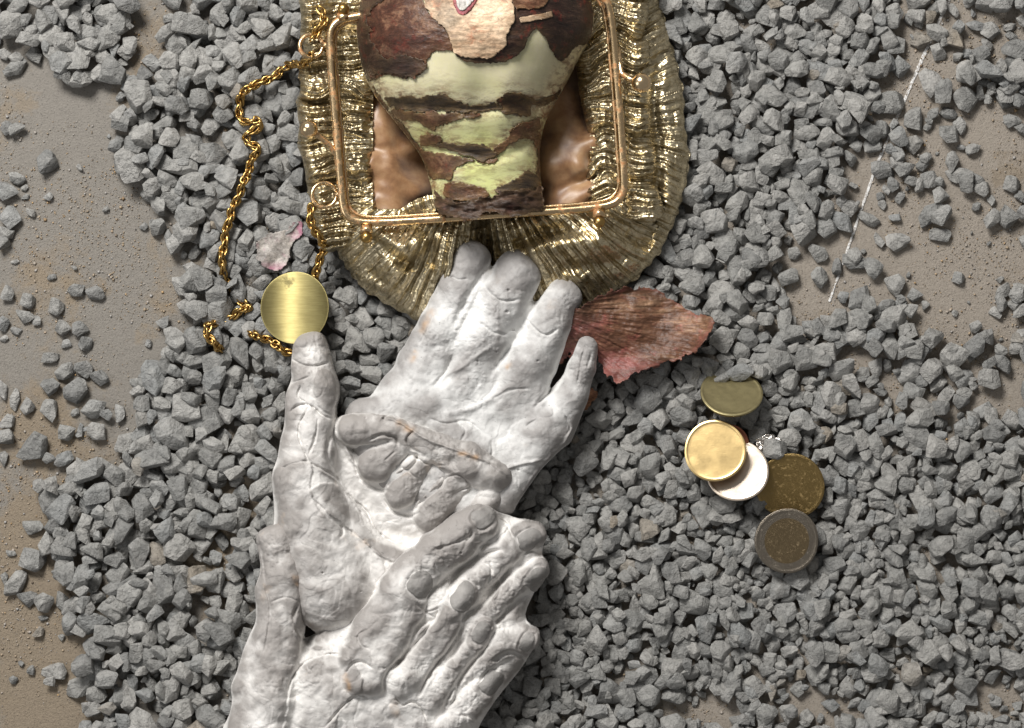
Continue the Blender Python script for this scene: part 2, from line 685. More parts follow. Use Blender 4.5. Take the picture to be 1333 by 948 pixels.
M_FLOOR = mat_floor()
M_STONE = mat_stone()
M_PLASTER = mat_plaster()
M_PLASTER2 = mat_plaster("cast_plaster_warm", (0.69, 0.67, 0.645), (0.29, 0.27, 0.255), 0.5)
M_NAIL = mat_plaster("cast_plaster_nail", (0.45, 0.43, 0.41), (0.205, 0.195, 0.185), 0.2)
M_LAME = mat_lame()
M_FRAME = mat_metal("rusty_gold_frame", (0.80, 0.58, 0.33), 0.24, 0.55, (0.36, 0.15, 0.05), 6)
M_GOLD = mat_metal("gold_chain_metal", (0.50, 0.32, 0.11), 0.28, 0, scale=8)
M_BRASS, t_, b_ = nt("brushed_brass")
k_ = NB(t_)
b_.inputs['Metallic'].default_value = 1.0
b_.inputs['Roughness'].default_value = 0.50
b_.inputs['Anisotropic'].default_value = 0.8
tg_ = k_.n('ShaderNodeCombineXYZ')
tg_.inputs[1].default_value = 1.0
k_.l(tg_.outputs[0], b_.inputs['Tangent'])
vb_ = k_.pos((14, 1, 1))
k_.l(k_.mix(k_.ramp(k_.noise(k_.pos((1, 9, 1)), 6, 4, 0.6), [(0.3, 0.0), (0.7, 1.0)]), (0.31, 0.26, 0.11), (0.41, 0.35, 0.155)), b_.inputs['Base Color'])
b_.inputs['Base Color'].links[0].from_node.label = 'brass'
src_ = b_.inputs['Base Color'].links[0].from_socket
tc_ = k_.n('ShaderNodeTexCoord')
ds_ = k_.n('ShaderNodeVectorMath', operation='DISTANCE')
ds_.inputs[1].default_value = (-11 * S, 33 * S, 0)
k_.l(tc_.outputs['Object'], ds_.inputs[0])
st_ = k_.math('ADD', k_.math('MULTIPLY', ds_.outputs['Value'], 1 / (16 * S)), k_.math('MULTIPLY', k_.math('SUBTRACT', k_.noise(k_.pos(), 11, 4, 0.7), 0.5), 1.8))
k_.l(k_.mix(k_.ramp(st_, [(0.25, 0.85), (0.6, 0.0)]), src_, (0.10, 0.085, 0.04)), b_.inputs['Base Color'])
k_.bump(k_.noise(k_.pos((1, 16, 1)), 9, 3, 0.6), 0.12, 0.8, b_)
M_SATIN = mat_satin()
M_FLESH = mat_flesh()

# ---------------------------------------------------------------- the floor

# traced outlines of what lies on the gravel (picture units)
OUT_PURSE = [(400, 0), (388, 90), (388, 170), (398, 240), (408, 310), (432, 332), (450, 358), (478, 388), (520, 410), (548, 420), (620, 425), (700, 425), (760, 402),
             (830, 368), (868, 322), (890, 262), (897, 195), (888, 110), (866, 40), (852, -5), (830, -80), (440, -80)]
OUT_A = [(610, 310), (590, 328), (576, 368), (560, 402), (545, 448), (520, 490), (492, 514), (460, 524), (450, 560), (480, 620), (560, 665), (640, 680), (672, 660), (700, 612),
         (735, 575), (745, 545), (757, 535), (777, 455), (765, 436), (748, 455), (735, 480), (755, 372), (735, 362), (700, 340), (675, 325), (640, 335)]
OUT_B = [(400, 428), (380, 445), (366, 520), (355, 590), (362, 690), (375, 760), (420, 820), (500, 790), (600, 700), (665, 640), (640, 610), (560, 570), (450, 530), (438, 500), (432, 460)]
OUT_C = [(350, 680), (334, 695), (345, 760), (333, 850), (305, 970), (620, 970), (640, 920), (685, 862), (700, 835), (697, 815), (714, 738), (709, 692), (690, 672), (620, 655), (560, 700),
         (480, 780), (400, 800), (396, 730), (385, 690)]
OBST = [OUT_PURSE, OUT_A, OUT_B, OUT_C]

fx = np.arange(-500, 1841, 13.0)
fy = np.arange(-460, 1411, 13.0)
FX, FY = np.meshgrid(fx, fy)
FZ = 0.3 * fbm(FX, FY, 160, 2, 2) + 0.12 * vnoise(FX, FY, 26, 9)
FZ -= FZ.max() + 0.15
nx_, ny_ = len(fx), len(fy)
ids = np.arange(nx_ * ny_).reshape(ny_, nx_)
Qf = np.stack([ids[:-1, :-1].ravel(), ids[1:, :-1].ravel(), ids[1:, 1:].ravel(), ids[:-1, 1:].ravel()], 1)
Vf = np.stack([((FX - CX) * S).ravel(), ((CY - FY) * S).ravel(), (FZ * S).ravel()], 1)
# the far rim runs on flat well past the picture
Vf[:, 0] = np.where(np.abs(Vf[:, 0]) > 0.34, Vf[:, 0] * 6, Vf[:, 0])
Vf[:, 1] = np.where(np.abs(Vf[:, 1]) > 0.27, Vf[:, 1] * 6, Vf[:, 1])
sandf = 0.15 + 0 * FX
for (cx, cy, rx, ry, v) in [(60, 850, 110, 240, 1.0), (60, 560, 90, 90, 0.8), (60, 380, 70, 90, 0.6), (30, 60, 60, 60, 0.3), (190, 80, 60, 130, 0.6), (215, 380, 40, 120, 0.5), (290, 690, 90, 160, 0.8), (1290, 395, 60, 70, 0.7), (1310, 500, 50, 90, 0.8),
                            (40, 700, 60, 120, 0.9), (110, 250, 40, 60, 0.25), (1050, 925, 90, 50, 0.6), (900, 930, 60, 40, 0.6)]:
    sandf = np.maximum(sandf, v * np.exp(-(((FX - cx) / rx) ** 2 + ((FY - cy) / ry) ** 2)))
floor = set_props(link("floor", mesh_np("floor", Vf, Qf, {"tone": sandf.ravel()}), M_FLOOR), kind="structure")

# painted line: worn white stroke across the floor, top right
m_line, t_, b_ = nt("worn_white_paint")
kk_ = NB(t_)
kk_.l(kk_.mix(kk_.ramp(kk_.noise(kk_.pos(), 32, 4, 0.8), [(0.44, 0.0), (0.56, 1.0)]), (0.34, 0.31, 0.28), (0.74, 0.74, 0.73)), b_.inputs['Base Color'])
b_.inputs['Roughness'].default_value = 0.7
LINE = [(1244, -24), (1238, -6), (1200, 78), (1165, 160), (1140, 218), (1112, 300), (1080, 392)]
lf = Field(1060, -24, 1260, 400, 0.7)
sd, T = line_dist(lf.X, lf.Y, LINE)
lf.F = sd - 2.3 + 1.0 * np.clip(lf.Y / 400, 0, 1) + 0.5 * fbm(lf.X, lf.Y, 3.0, 2, 4)
lf.H[:] = 0.05
lf.build("painted_line", m_line, bottom=1.2).parent = floor
set_props(bpy.data.objects["painted_line"], label="worn white line painted across the floor")

# ---------------------------------------------------------------- gravel

def stone_template(seed):
    r = random.Random(seed)
    ax = (1.0, r.uniform(0.66, 0.92), r.uniform(0.50, 0.78))
    bm = bmesh.new()
    bmesh.ops.create_cube(bm, size=2.0)
    for v in bm.verts:
        v.co = Vector((v.co.x * 0.5, v.co.y * 0.5, v.co.z * 0.5))
    planes = []
    for i in range(r.randint(9, 15)):
        while True:
            n = Vector((r.gauss(0, 1), r.gauss(0, 1), r.gauss(0, 1)))
            if n.length > 0.1:
                n.normalize()
                break
        d = r.uniform(0.34, 0.46)
        res = bmesh.ops.bisect_plane(bm, geom=bm.verts[:] + bm.edges[:] + bm.faces[:], plane_co=n * d, plane_no=n, clear_outer=True)
        ed = [e for e in res['geom_cut'] if isinstance(e, bmesh.types.BMEdge)]
        if len(ed) > 2:
            bmesh.ops.edgeloop_fill(bm, edges=ed)
    rot = Euler((r.uniform(0, 6), r.uniform(0, 6), r.uniform(0, 6))).to_matrix()
    for v in bm.verts:
        v.co = rot @ v.co
        v.co = Vector((v.co.x * ax[0], v.co.y * ax[1], v.co.z * ax[2]))
    bmesh.ops.remove_doubles(bm, verts=bm.verts, dist=0.05)
    # keep it convex
    res = bmesh.ops.convex_hull(bm, input=bm.verts)
    bmesh.ops.delete(bm, geom=list(set([g for g in res['geom_interior'] + res['geom_unused'] if g.is_valid])), context='VERTS')
    bmesh.ops.dissolve_limit(bm, angle_limit=math.radians(9), verts=bm.verts, edges=bm.edges)
    bmesh.ops.recalc_face_normals(bm, faces=bm.faces)
    co = np.array([v.co[:] for v in bm.verts])
    lo, hi = co.min(0), co.max(0)
    for v in bm.verts:
        v.co = Vector([(v.co[i] - (lo[i] + hi[i]) / 2) / (hi[0] - lo[0]) for i in range(3)])
    bm.normal_update()
    pl = []
    for f in bm.faces:
        n = f.normal.copy()
        pl.append((n.x, n.y, n.z, f.calc_center_median().dot(n)))
    bmesh.ops.bevel(bm, geom=bm.edges[:] , offset=0.035, segments=2, profile=0.6, affect='EDGES', clamp_overlap=True)
    bmesh.ops.triangulate(bm, faces=[f for f in bm.faces if len(f.verts) > 4])
    for v in bm.verts:
        n = v.co.normalized()
        w = 0.014 * (math.sin(v.co.x * 17 + seed) + math.sin(v.co.y * 21 + 2 * seed) + math.sin(v.co.z * 19 + 3 * seed))
        v.co += n * w * 0.5
    V = np.array([v.co[:] for v in bm.verts])
    bad = any(len(e.link_faces) != 2 for e in bm.edges) or bm.calc_volume() < 0.12 or np.abs(V).max() > 0.75
    bm.verts.index_update()
    T3 = []
    for f in bm.faces:
        ix = [v.index for v in f.verts]
        for q in range(1, len(ix) - 1):
            T3.append((ix[0], ix[q], ix[q + 1]))
    bm.free()
    return None if bad else (V, np.array(T3), np.array(pl))


TPL = [q for q in (stone_template(100 + i) for i in range(60)) if q is not None][:36]
TPL_ME = {}

GS = 2.0
GX0, GY0, GX1, GY1 = -70, -70, 1403, 1018
gxs = np.arange(GX0, GX1, GS)
gys = np.arange(GY0, GY1, GS)
HM = np.zeros((len(gys), len(gxs)))
IDM = -np.ones(HM.shape, int)
GXX, GYY = np.meshgrid(gxs, gys)
# ground plan positions of gravel are given on the floor plane
OBM = np.full(HM.shape, 99.0)
for o_ in OBST:
    OBM = np.minimum(OBM, poly_sdf(GXX, GYY, o_))

BARE_L = [(-80, 44), (30, 44), (66, 78), (88, 112), (118, 112), (140, 112), (160, 96), (170, 60), (167, -80), (212, -80), (214, 20), (200, 50), (204, 80), (184, 92), (160, 104), (150, 130),
          (148, 205), (186, 236), (196, 262), (214, 305), (242, 322), (228, 362), (232, 405), (212, 428), (216, 462), (188, 478), (172, 515), (188, 560), (160, 600), (112, 600),
          (92, 620), (60, 720), (110, 760), (92, 800), (122, 845), (112, 900), (128, 1030), (-80, 1030)]
dens = np.where(poly_sdf(GXX, GYY, BARE_L) + 7 * fbm(GXX, GYY, 40, 2, 3) < 0, 0.0, 1.0)
for (cx, cy, rx, ry, v) in [(1235, 330, 118, 78, 0.08), (1290, 205, 75, 75, 0.16), (1200, 120, 62, 105, 0.2), (1125, 262, 42, 75, 0.25), (1075, 345, 60, 55, 0.30),
                            (1250, 405, 60, 42, 0.25), (1262, 40, 70, 40, 0.50), (1040, 392, 40, 40, 0.45), (1250, 500, 95, 50, 0.62), (1312, 490, 22, 70, 0.2), (905, 925, 60, 16, 0.25), (1068, 915, 52, 22, 0.2), (1292, 912, 55, 22, 0.2),
                            (322, 640, 24, 30, 0.35), (286, 712, 20, 34, 0.5), (262, 795, 18, 40, 0.6), (1150, 480, 60, 26, 0.7), (220, 20, 24, 60, 0.35), (268, 165, 26, 22, 0.3), (182, 40, 20, 70, 0.0), (745, 640, 26, 20, 0.3), (1225, 520, 30, 20, 0.6)]:
    q = ((GXX - cx) / rx) ** 2 + ((GYY - cy) / ry) ** 2 + 0.5 * fbm(GXX, GYY, 30, 2, 6)
    dens = np.where(q < 1, np.minimum(dens, v), dens)

ldm, _ = line_dist(GXX, GYY, LINE)
dens = np.where(ldm < 11, np.minimum(dens, 0.05), dens)
stones = []   # (template, x, y, z, rot matrix, scale, manual)


def raster(pl, R, sc3, x, y):
    """top and underside of a posed stone on the grid"""
    n = pl[:, :3] / sc3
    d = pl[:, 3] / np.linalg.norm(n, axis=1)
    n = n / np.linalg.norm(n, axis=1)[:, None]
    n = n @ R.T
    ext = float(max(sc3)) * 0.62
    j0 = max(0, int((x - ext - GX0) / GS))
    j1 = min(HM.shape[1], int((x + ext - GX0) / GS) + 2)
    i0 = max(0, int((y - ext - GY0) / GS))
    i1 = min(HM.shape[0], int((y + ext - GY0) / GS) + 2)
    if j1 - j0 < 2 or i1 - i0 < 2:
        return None
    gx = gxs[j0:j1][None, :] - x
    gy = -(gys[i0:i1][:, None] - y)
    up = n[:, 2] > 0.02
    dn = n[:, 2] < -0.02
    sd_ = ~(up | dn)
    top = np.full((i1 - i0, j1 - j0), 1e3)
    bot = np.full(top.shape, -1e3)
    for a, dd in zip(n[up], d[up]):
        top = np.minimum(top, (dd - a[0] * gx - a[1] * gy) / a[2])
    for a, dd in zip(n[dn], d[dn]):
        bot = np.maximum(bot, (dd - a[0] * gx - a[1] * gy) / a[2])
    ok = top > bot
    for a, dd in zip(n[sd_], d[sd_]):
        ok &= (a[0] * gx + a[1] * gy) < dd
    return i0, i1, j0, j1, top, bot, ok


def place(x, y, size, rotz=None, tilt=0.35, cands=8, spread=9.0, wid=None, manual=False, maxz=60, hgt=None):
    ti = random.randrange(len(TPL))
    V, T3, pl = TPL[ti]
    if wid is not None:
        ext = V.max(0) - V.min(0)
        sc3 = np.array([size, wid / ext[1], (hgt or 0.62 * min(size, wid) * 1.1) / ext[2]])
    else:
        sc3 = np.array([size, size * random.uniform(0.85, 1.1), size * random.uniform(0.58, 0.85)])
    best = None
    for c in range(cands):
        rz = rotz if rotz is not None else random.uniform(0, 2 * math.pi)
        R = np.array(Euler((random.gauss(0, tilt), random.gauss(0, tilt), rz)).to_matrix())
        xx = x + (random.uniform(-spread, spread) if c else 0)
        yy = y + (random.uniform(-spread, spread) if c else 0)
        r = raster(pl, R, sc3, xx, yy)
        if r is None or not r[6].any():
            continue
        i0, i1, j0, j1, top, bot, ok = r
        if (OBM[i0:i1, j0:j1][ok] < -13).any() and not manual:
            continue
        hm = HM[i0:i1, j0:j1]
        gap = np.where(ok, hm - bot, -1e3)
        z = float(np.max(gap))
        # settle a little: real stones interlock
        z -= min(6.0, max(0.0, (z - float(-bot[ok].min())) * 0.40))
        score = z + float(top[ok].max()) + 0.15 * math.hypot(xx - x, yy - y)
        if best is None or score < best[0]:
            best = (score, xx, yy, z, R, r)
    if best is None or best[0] > maxz:
        return None
    _, xx, yy, z, R, (i0, i1, j0, j1, top, bot, ok) = best
    k = len(stones)
    hm = HM[i0:i1, j0:j1]
    t2 = top + z
    upd = ok & (t2 > hm)
    hm[upd] = t2[upd]
    IDM[i0:i1, j0:j1][upd] = k
    stones.append((ti, xx, yy, z, R, sc3, manual))
    return k


def msize(x, y):
    return 31.5 - 4.0 * min(1, max(0, (x - 250) / 500.0)) - 2.5 * min(1, max(0, (y - 500) / 400.0))


# stones one can find again in the photograph: x, y, long, wide, angle
MAN = [(7, 72, 18, 17, 0), (21, 88, 36, 22, 25), (22, 76, 20, 15, 0), (73, 33, 30, 30, 0), (53, 33, 36, 22, 20), (72, 50, 38, 32, 0), (103, 22, 50, 34, 10), (137, 24, 26, 34, 10), (159, 38, 24, 36, 80),
       (133, 52, 46, 26, -40), (73, 72, 28, 26, 15), (107, 69, 25, 30, 0), (142, 79, 24, 28, 20), (126, 97, 27, 20, -35), (81, 78, 25, 16, 35), (169, 54, 11, 12, 0), (52, 41, 36, 20, 20),
       (148, 101, 24, 14, 0), (163, 103, 14, 12, 0), (173, 112, 32, 26, 35), (190, 98, 24, 26, 0), (202, 125, 29, 30, 0), (231, 124, 34, 32, 20), (181, 131, 14, 18, 0), (161, 149, 25, 17, 0), (188, 152, 24, 24, 0),
       (195, 167, 20, 30, 70), (232, 62, 36, 36, 0), (218, 46, 32, 20, 40), (246, 83, 30, 28, 0), (200, 82, 32, 20, -20), (214, 104, 26, 20, 0), (169, 204, 32, 32, 0), (198, 197, 32, 26, 0), (178, 180, 18, 18, 0),
       (13, 170, 20, 24, 60), (23, 168, 14, 24, -60), (63, 211, 28, 34, 0), (11, 251, 26, 34, 70), (23, 233, 24, 18, 0), (33, 256, 12, 8, 0), (33, 244, 10, 10, 0), (15, 282, 26, 28, 40), (10, 303, 22, 18, 0), (6, 316, 20, 20, 0),
       (63, 256, 13, 12, 0), (41, 277, 14, 12, 0), (187, 295, 12, 11, 0), (198, 293, 9, 15, 0), (20, 341, 12, 7, 0), (68, 361, 13, 9, 0), (9, 382, 20, 22, 20), (38, 393, 22, 22, 0), (73, 400, 22, 26, 0),
       (102, 378, 25, 20, 20), (125, 382, 20, 25, 100), (33, 413, 28, 18, -20), (5, 422, 18, 22, 0), (48, 418, 14, 14, 30), (22, 431, 16, 12, 0), (83, 427, 24, 24, 0), (106, 429, 22, 22, 0), (112, 448, 20, 20, 0),
       (87, 447, 12, 14, 90), (195, 448, 10, 12, 0), (66, 466, 26, 16, 10), (6, 441, 12, 10, 0), (68, 504, 28, 24, 10), (100, 508, 34, 36, 0), (86, 484, 30, 22, 30), (131, 492, 20, 26, 60), (110, 482, 26, 24, 0),
       (20, 520, 14, 32, 0), (4, 508, 14, 28, 0), (36, 530, 20, 24, -20), (64, 535, 24, 32, 0), (9, 548, 24, 20, 0), (10, 570, 24, 26, -30), (43, 580, 44, 38, 0), (4, 598, 14, 22, 0), (88, 563, 28, 24, 20),
       (104, 560, 12, 20, 0), (66, 596, 18, 16, 0), (85, 597, 28, 20, 10), (124, 531, 28, 30, -30), (97, 537, 12, 11, 0), (128, 562, 26, 30, 30), (157, 538, 14, 26, 0), (140, 540, 18, 16, 0), (167, 577, 38, 28, 20),
       (45, 685, 28, 20, 10), (16, 721, 14, 9, 0), (44, 728, 38, 34, 0), (79, 715, 34, 36, 0), (22, 760, 24, 42, -40), (36, 780, 28, 24, 0), (59, 784, 28, 28, 0), (80, 782, 18, 28, 0), (69, 648, 42, 40, 40),
       (111, 616, 22, 26, 0), (55, 632, 20, 20, 0), (106, 641, 22, 32, 30), (79, 681, 34, 28, 20), (50, 822, 17, 15, 0), (80, 830, 10, 10, 0), (72, 874, 34, 22, 0), (106, 893, 46, 28, 25), (66, 885, 16, 14, 0), (40, 873, 11, 13, 0),
       (18, 885, 13, 12, 0), (28, 864, 9, 9, 0), (57, 805, 15, 8, 0), (96, 788, 34, 24, 20), (130, 813, 34, 26, -20), (5, 755, 10, 20, 0),
       # bare strip at the right
       (1212, 107, 30, 42, 10), (1257, 130, 34, 36, 20), (1226, 120, 24, 34, 0), (1263, 95, 34, 22, 0), (1241, 50, 26, 34, 60), (1218, 45, 32, 24, 0), (1307, 130, 32, 24, -40), (1316, 157, 24, 20, 0), (1159, 135, 38, 34, 20),
       (1187, 155, 26, 32, 0), (1248, 164, 18, 26, 0), (1185, 190, 30, 26, 0), (1146, 169, 24, 24, 0), (1148, 223, 36, 26, -10), (1208, 236, 26, 24, 30), (1210, 280, 26, 44, -35), (1223, 306, 30, 18, -10),
       (1166, 316, 30, 26, 0), (1173, 312, 24, 16, 0), (1131, 285, 34, 16, -30), (1115, 341, 42, 22, -10), (1137, 348, 24, 32, 20), (1164, 372, 28, 32, 0), (1311, 283, 32, 32, 0), (1247, 363, 18, 18, 0),
       (1245, 229, 30, 24, 20), (1274, 247, 26, 22, 0), (1315, 241, 24, 24, 0), (1117, 388, 30, 34, 0), (1057, 430, 30, 26, 0), (1082, 418, 30, 16, 0), (1148, 267, 12, 14, 0), (1200, 215, 18, 18, 0), (1290, 262, 12, 16, 0),
       (1190, 385, 22, 20, 0), (1204, 398, 12, 14, 0), (1271, 270, 14, 14, 0), (1165, 60, 30, 26, 0), (1172, 88, 26, 30, 0), (1095, 290, 26, 36, 20), (1075, 298, 30, 28, 0)]
for (x, y, a, b, g) in MAN:
    place(x, y, a * 0.98, math.radians(g), 0.12, 2, 1.0, b * 0.98, True, hgt=0.52 * min(a, b))

# dense bed, three passes
for ps, (sp, keepf, sf) in enumerate([(20.5, 1.0, 1.0), (20.5, 0.66, 0.86), (16.0, 0.75, 0.62)]):
    pts = []
    for yy in np.arange(GY0, GY1, sp * 0.88):
        for xx in np.arange(GX0, GX1, sp):
            pts.append((xx + random.uniform(-9, 9), yy + random.uniform(-9, 9)))
    random.shuffle(pts)
    for (x, y) in pts:
        i = int(np.clip((y - GY0) / GS, 0, HM.shape[0] - 1))
        j = int(np.clip((x - GX0) / GS, 0, HM.shape[1] - 1))
        dn_ = dens[i, j]
        if dn_ < 1 and ps > 0:
            dn_ *= 0.12
        if random.random() > dn_ * keepf or OBM[i, j] < -13:
            continue
        if x < 400 and ps > 0 and (random.random() < (0.55 if y < 500 else 0.35)):
            continue
        if ps == 2 and HM[i, j] > 16:
            continue
        s_ = msize(x, y) * sf * float(np.clip(random.lognormvariate(0, 0.27), 0.5, 1.6))
        if dn_ < 1:
            s_ *= 0.9
        place(x, y, s_, None, 0.42, 9, 10.0, maxz=(26 if dn_ < 1 else 39))

# a few scattered chips on the bare floor
for q in range(240):
    x, y = random.uniform(0, 1333), random.uniform(0, 948)
    i = int((y - GY0) / GS)
    j = int((x - GX0) / GS)
    if HM[i, j] < 2 and OBM[i, j] > 10 and (random.random() < 0.30 or x > 900):
        place(x, y, random.uniform(5, 11), None, 0.3, 1, 0)


def hm_at(x, y, r=0, pct=50):
    i0 = int((y - r - GY0) / GS)
    i1 = int((y + r - GY0) / GS) + 1
    j0 = int((x - r - GX0) / GS)
    j1 = int((x + r - GX0) / GS) + 1
    return float(np.percentile(HM[max(0, i0):i1, max(0, j0):j1], pct))


# chips that lie on the top coin and round the foil scrap, dropped after the coins (below)
def drop_fixed(x, y, z, a, b, g, h=None):
    ti = random.randrange(len(TPL))
    V, T3, pl = TPL[ti]
    ext = V.max(0) - V.min(0)
    sc3 = np.array([a, b / ext[1], (h or 0.6 * b) / ext[2]])
    R = np.array(Euler((random.gauss(0, 0.1), random.gauss(0, 0.1), math.radians(g))).to_matrix())
    stones.append((ti, x, y, z, R, sc3, True))


COIN_TOP_Z = hm_at(952, 515, 26, 90) + 4
drop_fixed(958, 485, COIN_TOP_Z - 1, 40, 22, 10)
drop_fixed(938, 492, COIN_TOP_Z - 1, 24, 14, 12)
drop_fixed(984, 484, COIN_TOP_Z - 3, 24, 20, 0)
drop_fixed(1003, 583, hm_at(1003, 583, 14, 92) + 12, 34, 30, 10)

# visible area per stone, to choose the largest
vis = np.zeros(len(stones))
inf_ = (GXX > 0) & (GXX < 1333) & (GYY > 0) & (GYY < 948) & (OBM > 0) & (IDM >= 0)
u, c = np.unique(IDM[inf_], return_counts=True)
vis[u] = c
man_ids = [i for i, s_ in enumerate(stones) if s_[6]]
for i in man_ids:
    vis[i] += 60 if i >= len(stones) - 4 else 0
order = sorted(man_ids, key=lambda i: -vis[i])[:150]
rest = [i for i in np.argsort(-vis) if i not in set(order)]
SINGLE_N = 298
single = set(order + list(rest[:298 - len(order)]))

# landmarks let a label say where a stone lies: x0, y0, x1, y1, phrase
ZONES = [
    (0, 0, 175, 140, "cluster at the upper left corner"),
    (0, 140, 130, 345, "loose ones at upper left edge"),
    (0, 345, 215, 475, "loose ones left of the chain's bend"),
    (175, 0, 400, 170, "gravel above the chain's kink"),
    (130, 140, 330, 345, "gravel left of the long chain run"),
    (330, 100, 460, 345, "gravel between chain and purse"),
    (215, 345, 345, 475, "gravel round the chain's lower bend"),
    (345, 345, 600, 540, "gravel between brass disc and palm"),
    (0, 475, 150, 610, "loose ones on sand, middle left"),
    (0, 610, 150, 800, "sandy gravel edge at lower left"),
    (0, 800, 150, 960, "sandy lower left corner"),
    (150, 475, 380, 690, "gravel left of upper plaster thumb"),
    (150, 690, 380, 960, "gravel left of lowest plaster thumb"),
    (840, 0, 1010, 200, "gravel beside the purse's upper right"),
    (840, 200, 1010, 480, "gravel between purse and dried scale"),
    (1010, 0, 1180, 200, "gravel left of upper white line"),
    (1180, 0, 1340, 200, "dusty floor right of white line"),
    (1010, 200, 1180, 430, "gravel by the white line's lower end"),
    (1180, 200, 1340, 430, "beige floor at the right edge"),
    (690, 400, 890, 600, "shade between dried scale and coins"),
    (890, 460, 1090, 760, "gravel round the coins"),
    (1090, 430, 1340, 640, "gravel right of the coins"),
    (1090, 640, 1340, 960, "gravel in the lower right corner"),
    (660, 600, 890, 760, "gravel right of middle plaster hand"),
    (600, 760, 890, 960, "gravel right of the lowest fingers"),
    (890, 760, 1090, 960, "gravel below the coins"),
]


def zone_of(x, y):
    for z_ in ZONES:
        if z_[0] <= x < z_[2] and z_[1] <= y < z_[3]:
            return z_
    return (380, 400, 700, 960, "gravel half hidden by purse or hands")


CELLS = [["upper left", "upper middle", "upper right"], ["middle left", "centre", "middle right"], ["lower left", "lower middle", "lower right"]]
STONE_TXT = {}
for i in sorted(single):
    x, y, sc_ = stones[i][1], stones[i][2], stones[i][5]
    z_ = zone_of(x, y)
    word = "large" if sc_[0] > 36 else ("medium" if sc_[0] > 25 else "small")
    ratio = sc_[1] * (TPL[stones[i][0]][0][:, 1].max() - TPL[stones[i][0]][0][:, 1].min()) / sc_[0]
    shape = "long" if ratio < 0.72 else ("blocky" if ratio > 0.86 else "angular")
    ci = CELLS[int(np.clip((y - z_[1]) / (z_[3] - z_[1]) * 3, 0, 2))][int(np.clip((x - z_[0]) / (z_[2] - z_[0]) * 3, 0, 2))]
    STONE_TXT[i] = ("%s %s grey stone, %s of the %s" % (word, shape, ci, z_[4]), "stones, " + z_[4])

by_txt = {}
for i, (tx_, gr_) in STONE_TXT.items():
    by_txt.setdefault(tx_, []).append(i)
for tx_, ii in by_txt.items():
    if len(ii) < 2:
        continue
    xs_ = [stones[i][1] for i in ii]
    ys_ = [stones[i][2] for i in ii]
    horiz = (max(xs_) - min(xs_)) >= (max(ys_) - min(ys_))
    ii = sorted(ii, key=lambda i: stones[i][1 if horiz else 2])
    if len(ii) == 2:
        names = ["leftmost", "rightmost"] if horiz else ["upper", "lower"]
    elif len(ii) == 3:
        names = ["leftmost", "middle", "rightmost"] if horiz else ["topmost", "middle", "lowest"]
    else:
        names = ["first", "second", "third", "fourth", "fifth", "sixth", "seventh"]
    for i, nm in zip(ii, names):
        STONE_TXT[i] = (nm + " " + tx_, STONE_TXT[i][1])


def stone_matrix(s_):
    ti, x, y, z, R, sc3, _ = s_
    M = Matrix([list(r) for r in R]).to_4x4()
    return Matrix.Translation(((x - CX) * S, (CY - y) * S, z * S)) @ M @ Matrix.Diagonal((sc3[0] * S, sc3[1] * S, sc3[2] * S, 1))


def tpl_mesh(ti):
    if ti not in TPL_ME:
        V, T3, pl = TPL[ti]
        me = mesh_np("stone_%d" % ti, V, np.zeros((0, 4), int), tri=T3, smooth=False)
        me.materials.append(M_STONE)
        TPL_ME[ti] = me
    return TPL_ME[ti]


JV, JT, JTone = [], [], []
off = 0
for i, s_ in enumerate(stones):
    ti, x, y, z, R, sc3, man = s_
    if i in single:
        o = link("gravel_stone", tpl_mesh(ti))
        o.matrix_world = stone_matrix(s_)
        set_props(o, STONE_TXT[i][0], "stone", STONE_TXT[i][1])
    else:
        V, T3, pl = TPL[ti]
        W = (V * sc3) @ R.T + np.array([x - CX, CY - y, z])
        JV.append(W * S)
        JT.append(T3 + off)
        JTone.append(np.full(len(V), random.random()))
        off += len(V)
me = mesh_np("gravel", np.concatenate(JV), np.zeros((0, 4), int), {"tone": np.concatenate(JTone)}, smooth=False, tri=np.concatenate(JT))
set_props(link("gravel", me, M_STONE), "bed of smaller crushed grey stones strewn over the dusty floor", "gravel", kind="stuff")

# sand grains
n_g = 20000
gxr = rng.uniform(-20, 1353, n_g * 3)
gyr = rng.uniform(-20, 968, n_g * 3)
gi = ((gyr - GY0) / GS).astype(int)
gj = ((gxr - GX0) / GS).astype(int)
w_ = (HM[gi, gj] < 1) & (OBM[gi, gj] > -5) & (fbm(gxr, gyr, 70, 4, 33) + rng.random(len(gxr)) * 1.1 > 0.36)
gxr, gyr = gxr[w_][:n_g], gyr[w_][:n_g]
n_g = len(gxr)
sz = rng.gamma(1.6, 0.36, n_g) + 0.4
octa = np.array([(1, 0, 0), (-1, 0, 0), (0, 1, 0), (0, -1, 0), (0, 0, 1), (0, 0, -1)], float)
of = np.array([(0, 2, 4), (2, 1, 4), (1, 3, 4), (3, 0, 4), (2, 0, 5), (1, 2, 5), (3, 1, 5), (0, 3, 5)])
jit = rng.uniform(0.55, 1.2, (n_g, 6, 1))
GV = octa[None] * jit * sz[:, None, None] * np.array([1, 1, 0.7])
an = rng.uniform(0, 6.28, n_g)
c_, s__ = np.cos(an)[:, None], np.sin(an)[:, None]
GVx = GV[:, :, 0] * c_ - GV[:, :, 1] * s__ + (gxr - CX)[:, None]
GVy = GV[:, :, 0] * s__ + GV[:, :, 1] * c_ + (CY - gyr)[:, None]
GVz = GV[:, :, 2] + (sz * 0.2)[:, None]
Vg = np.stack([GVx, GVy, GVz], 2).reshape(-1, 3) * S
Tg = (of[None] + (np.arange(n_g) * 6)[:, None, None]).reshape(-1, 3)
m_sand, t_, b_ = nt("sand_grains")
k_ = NB(t_)
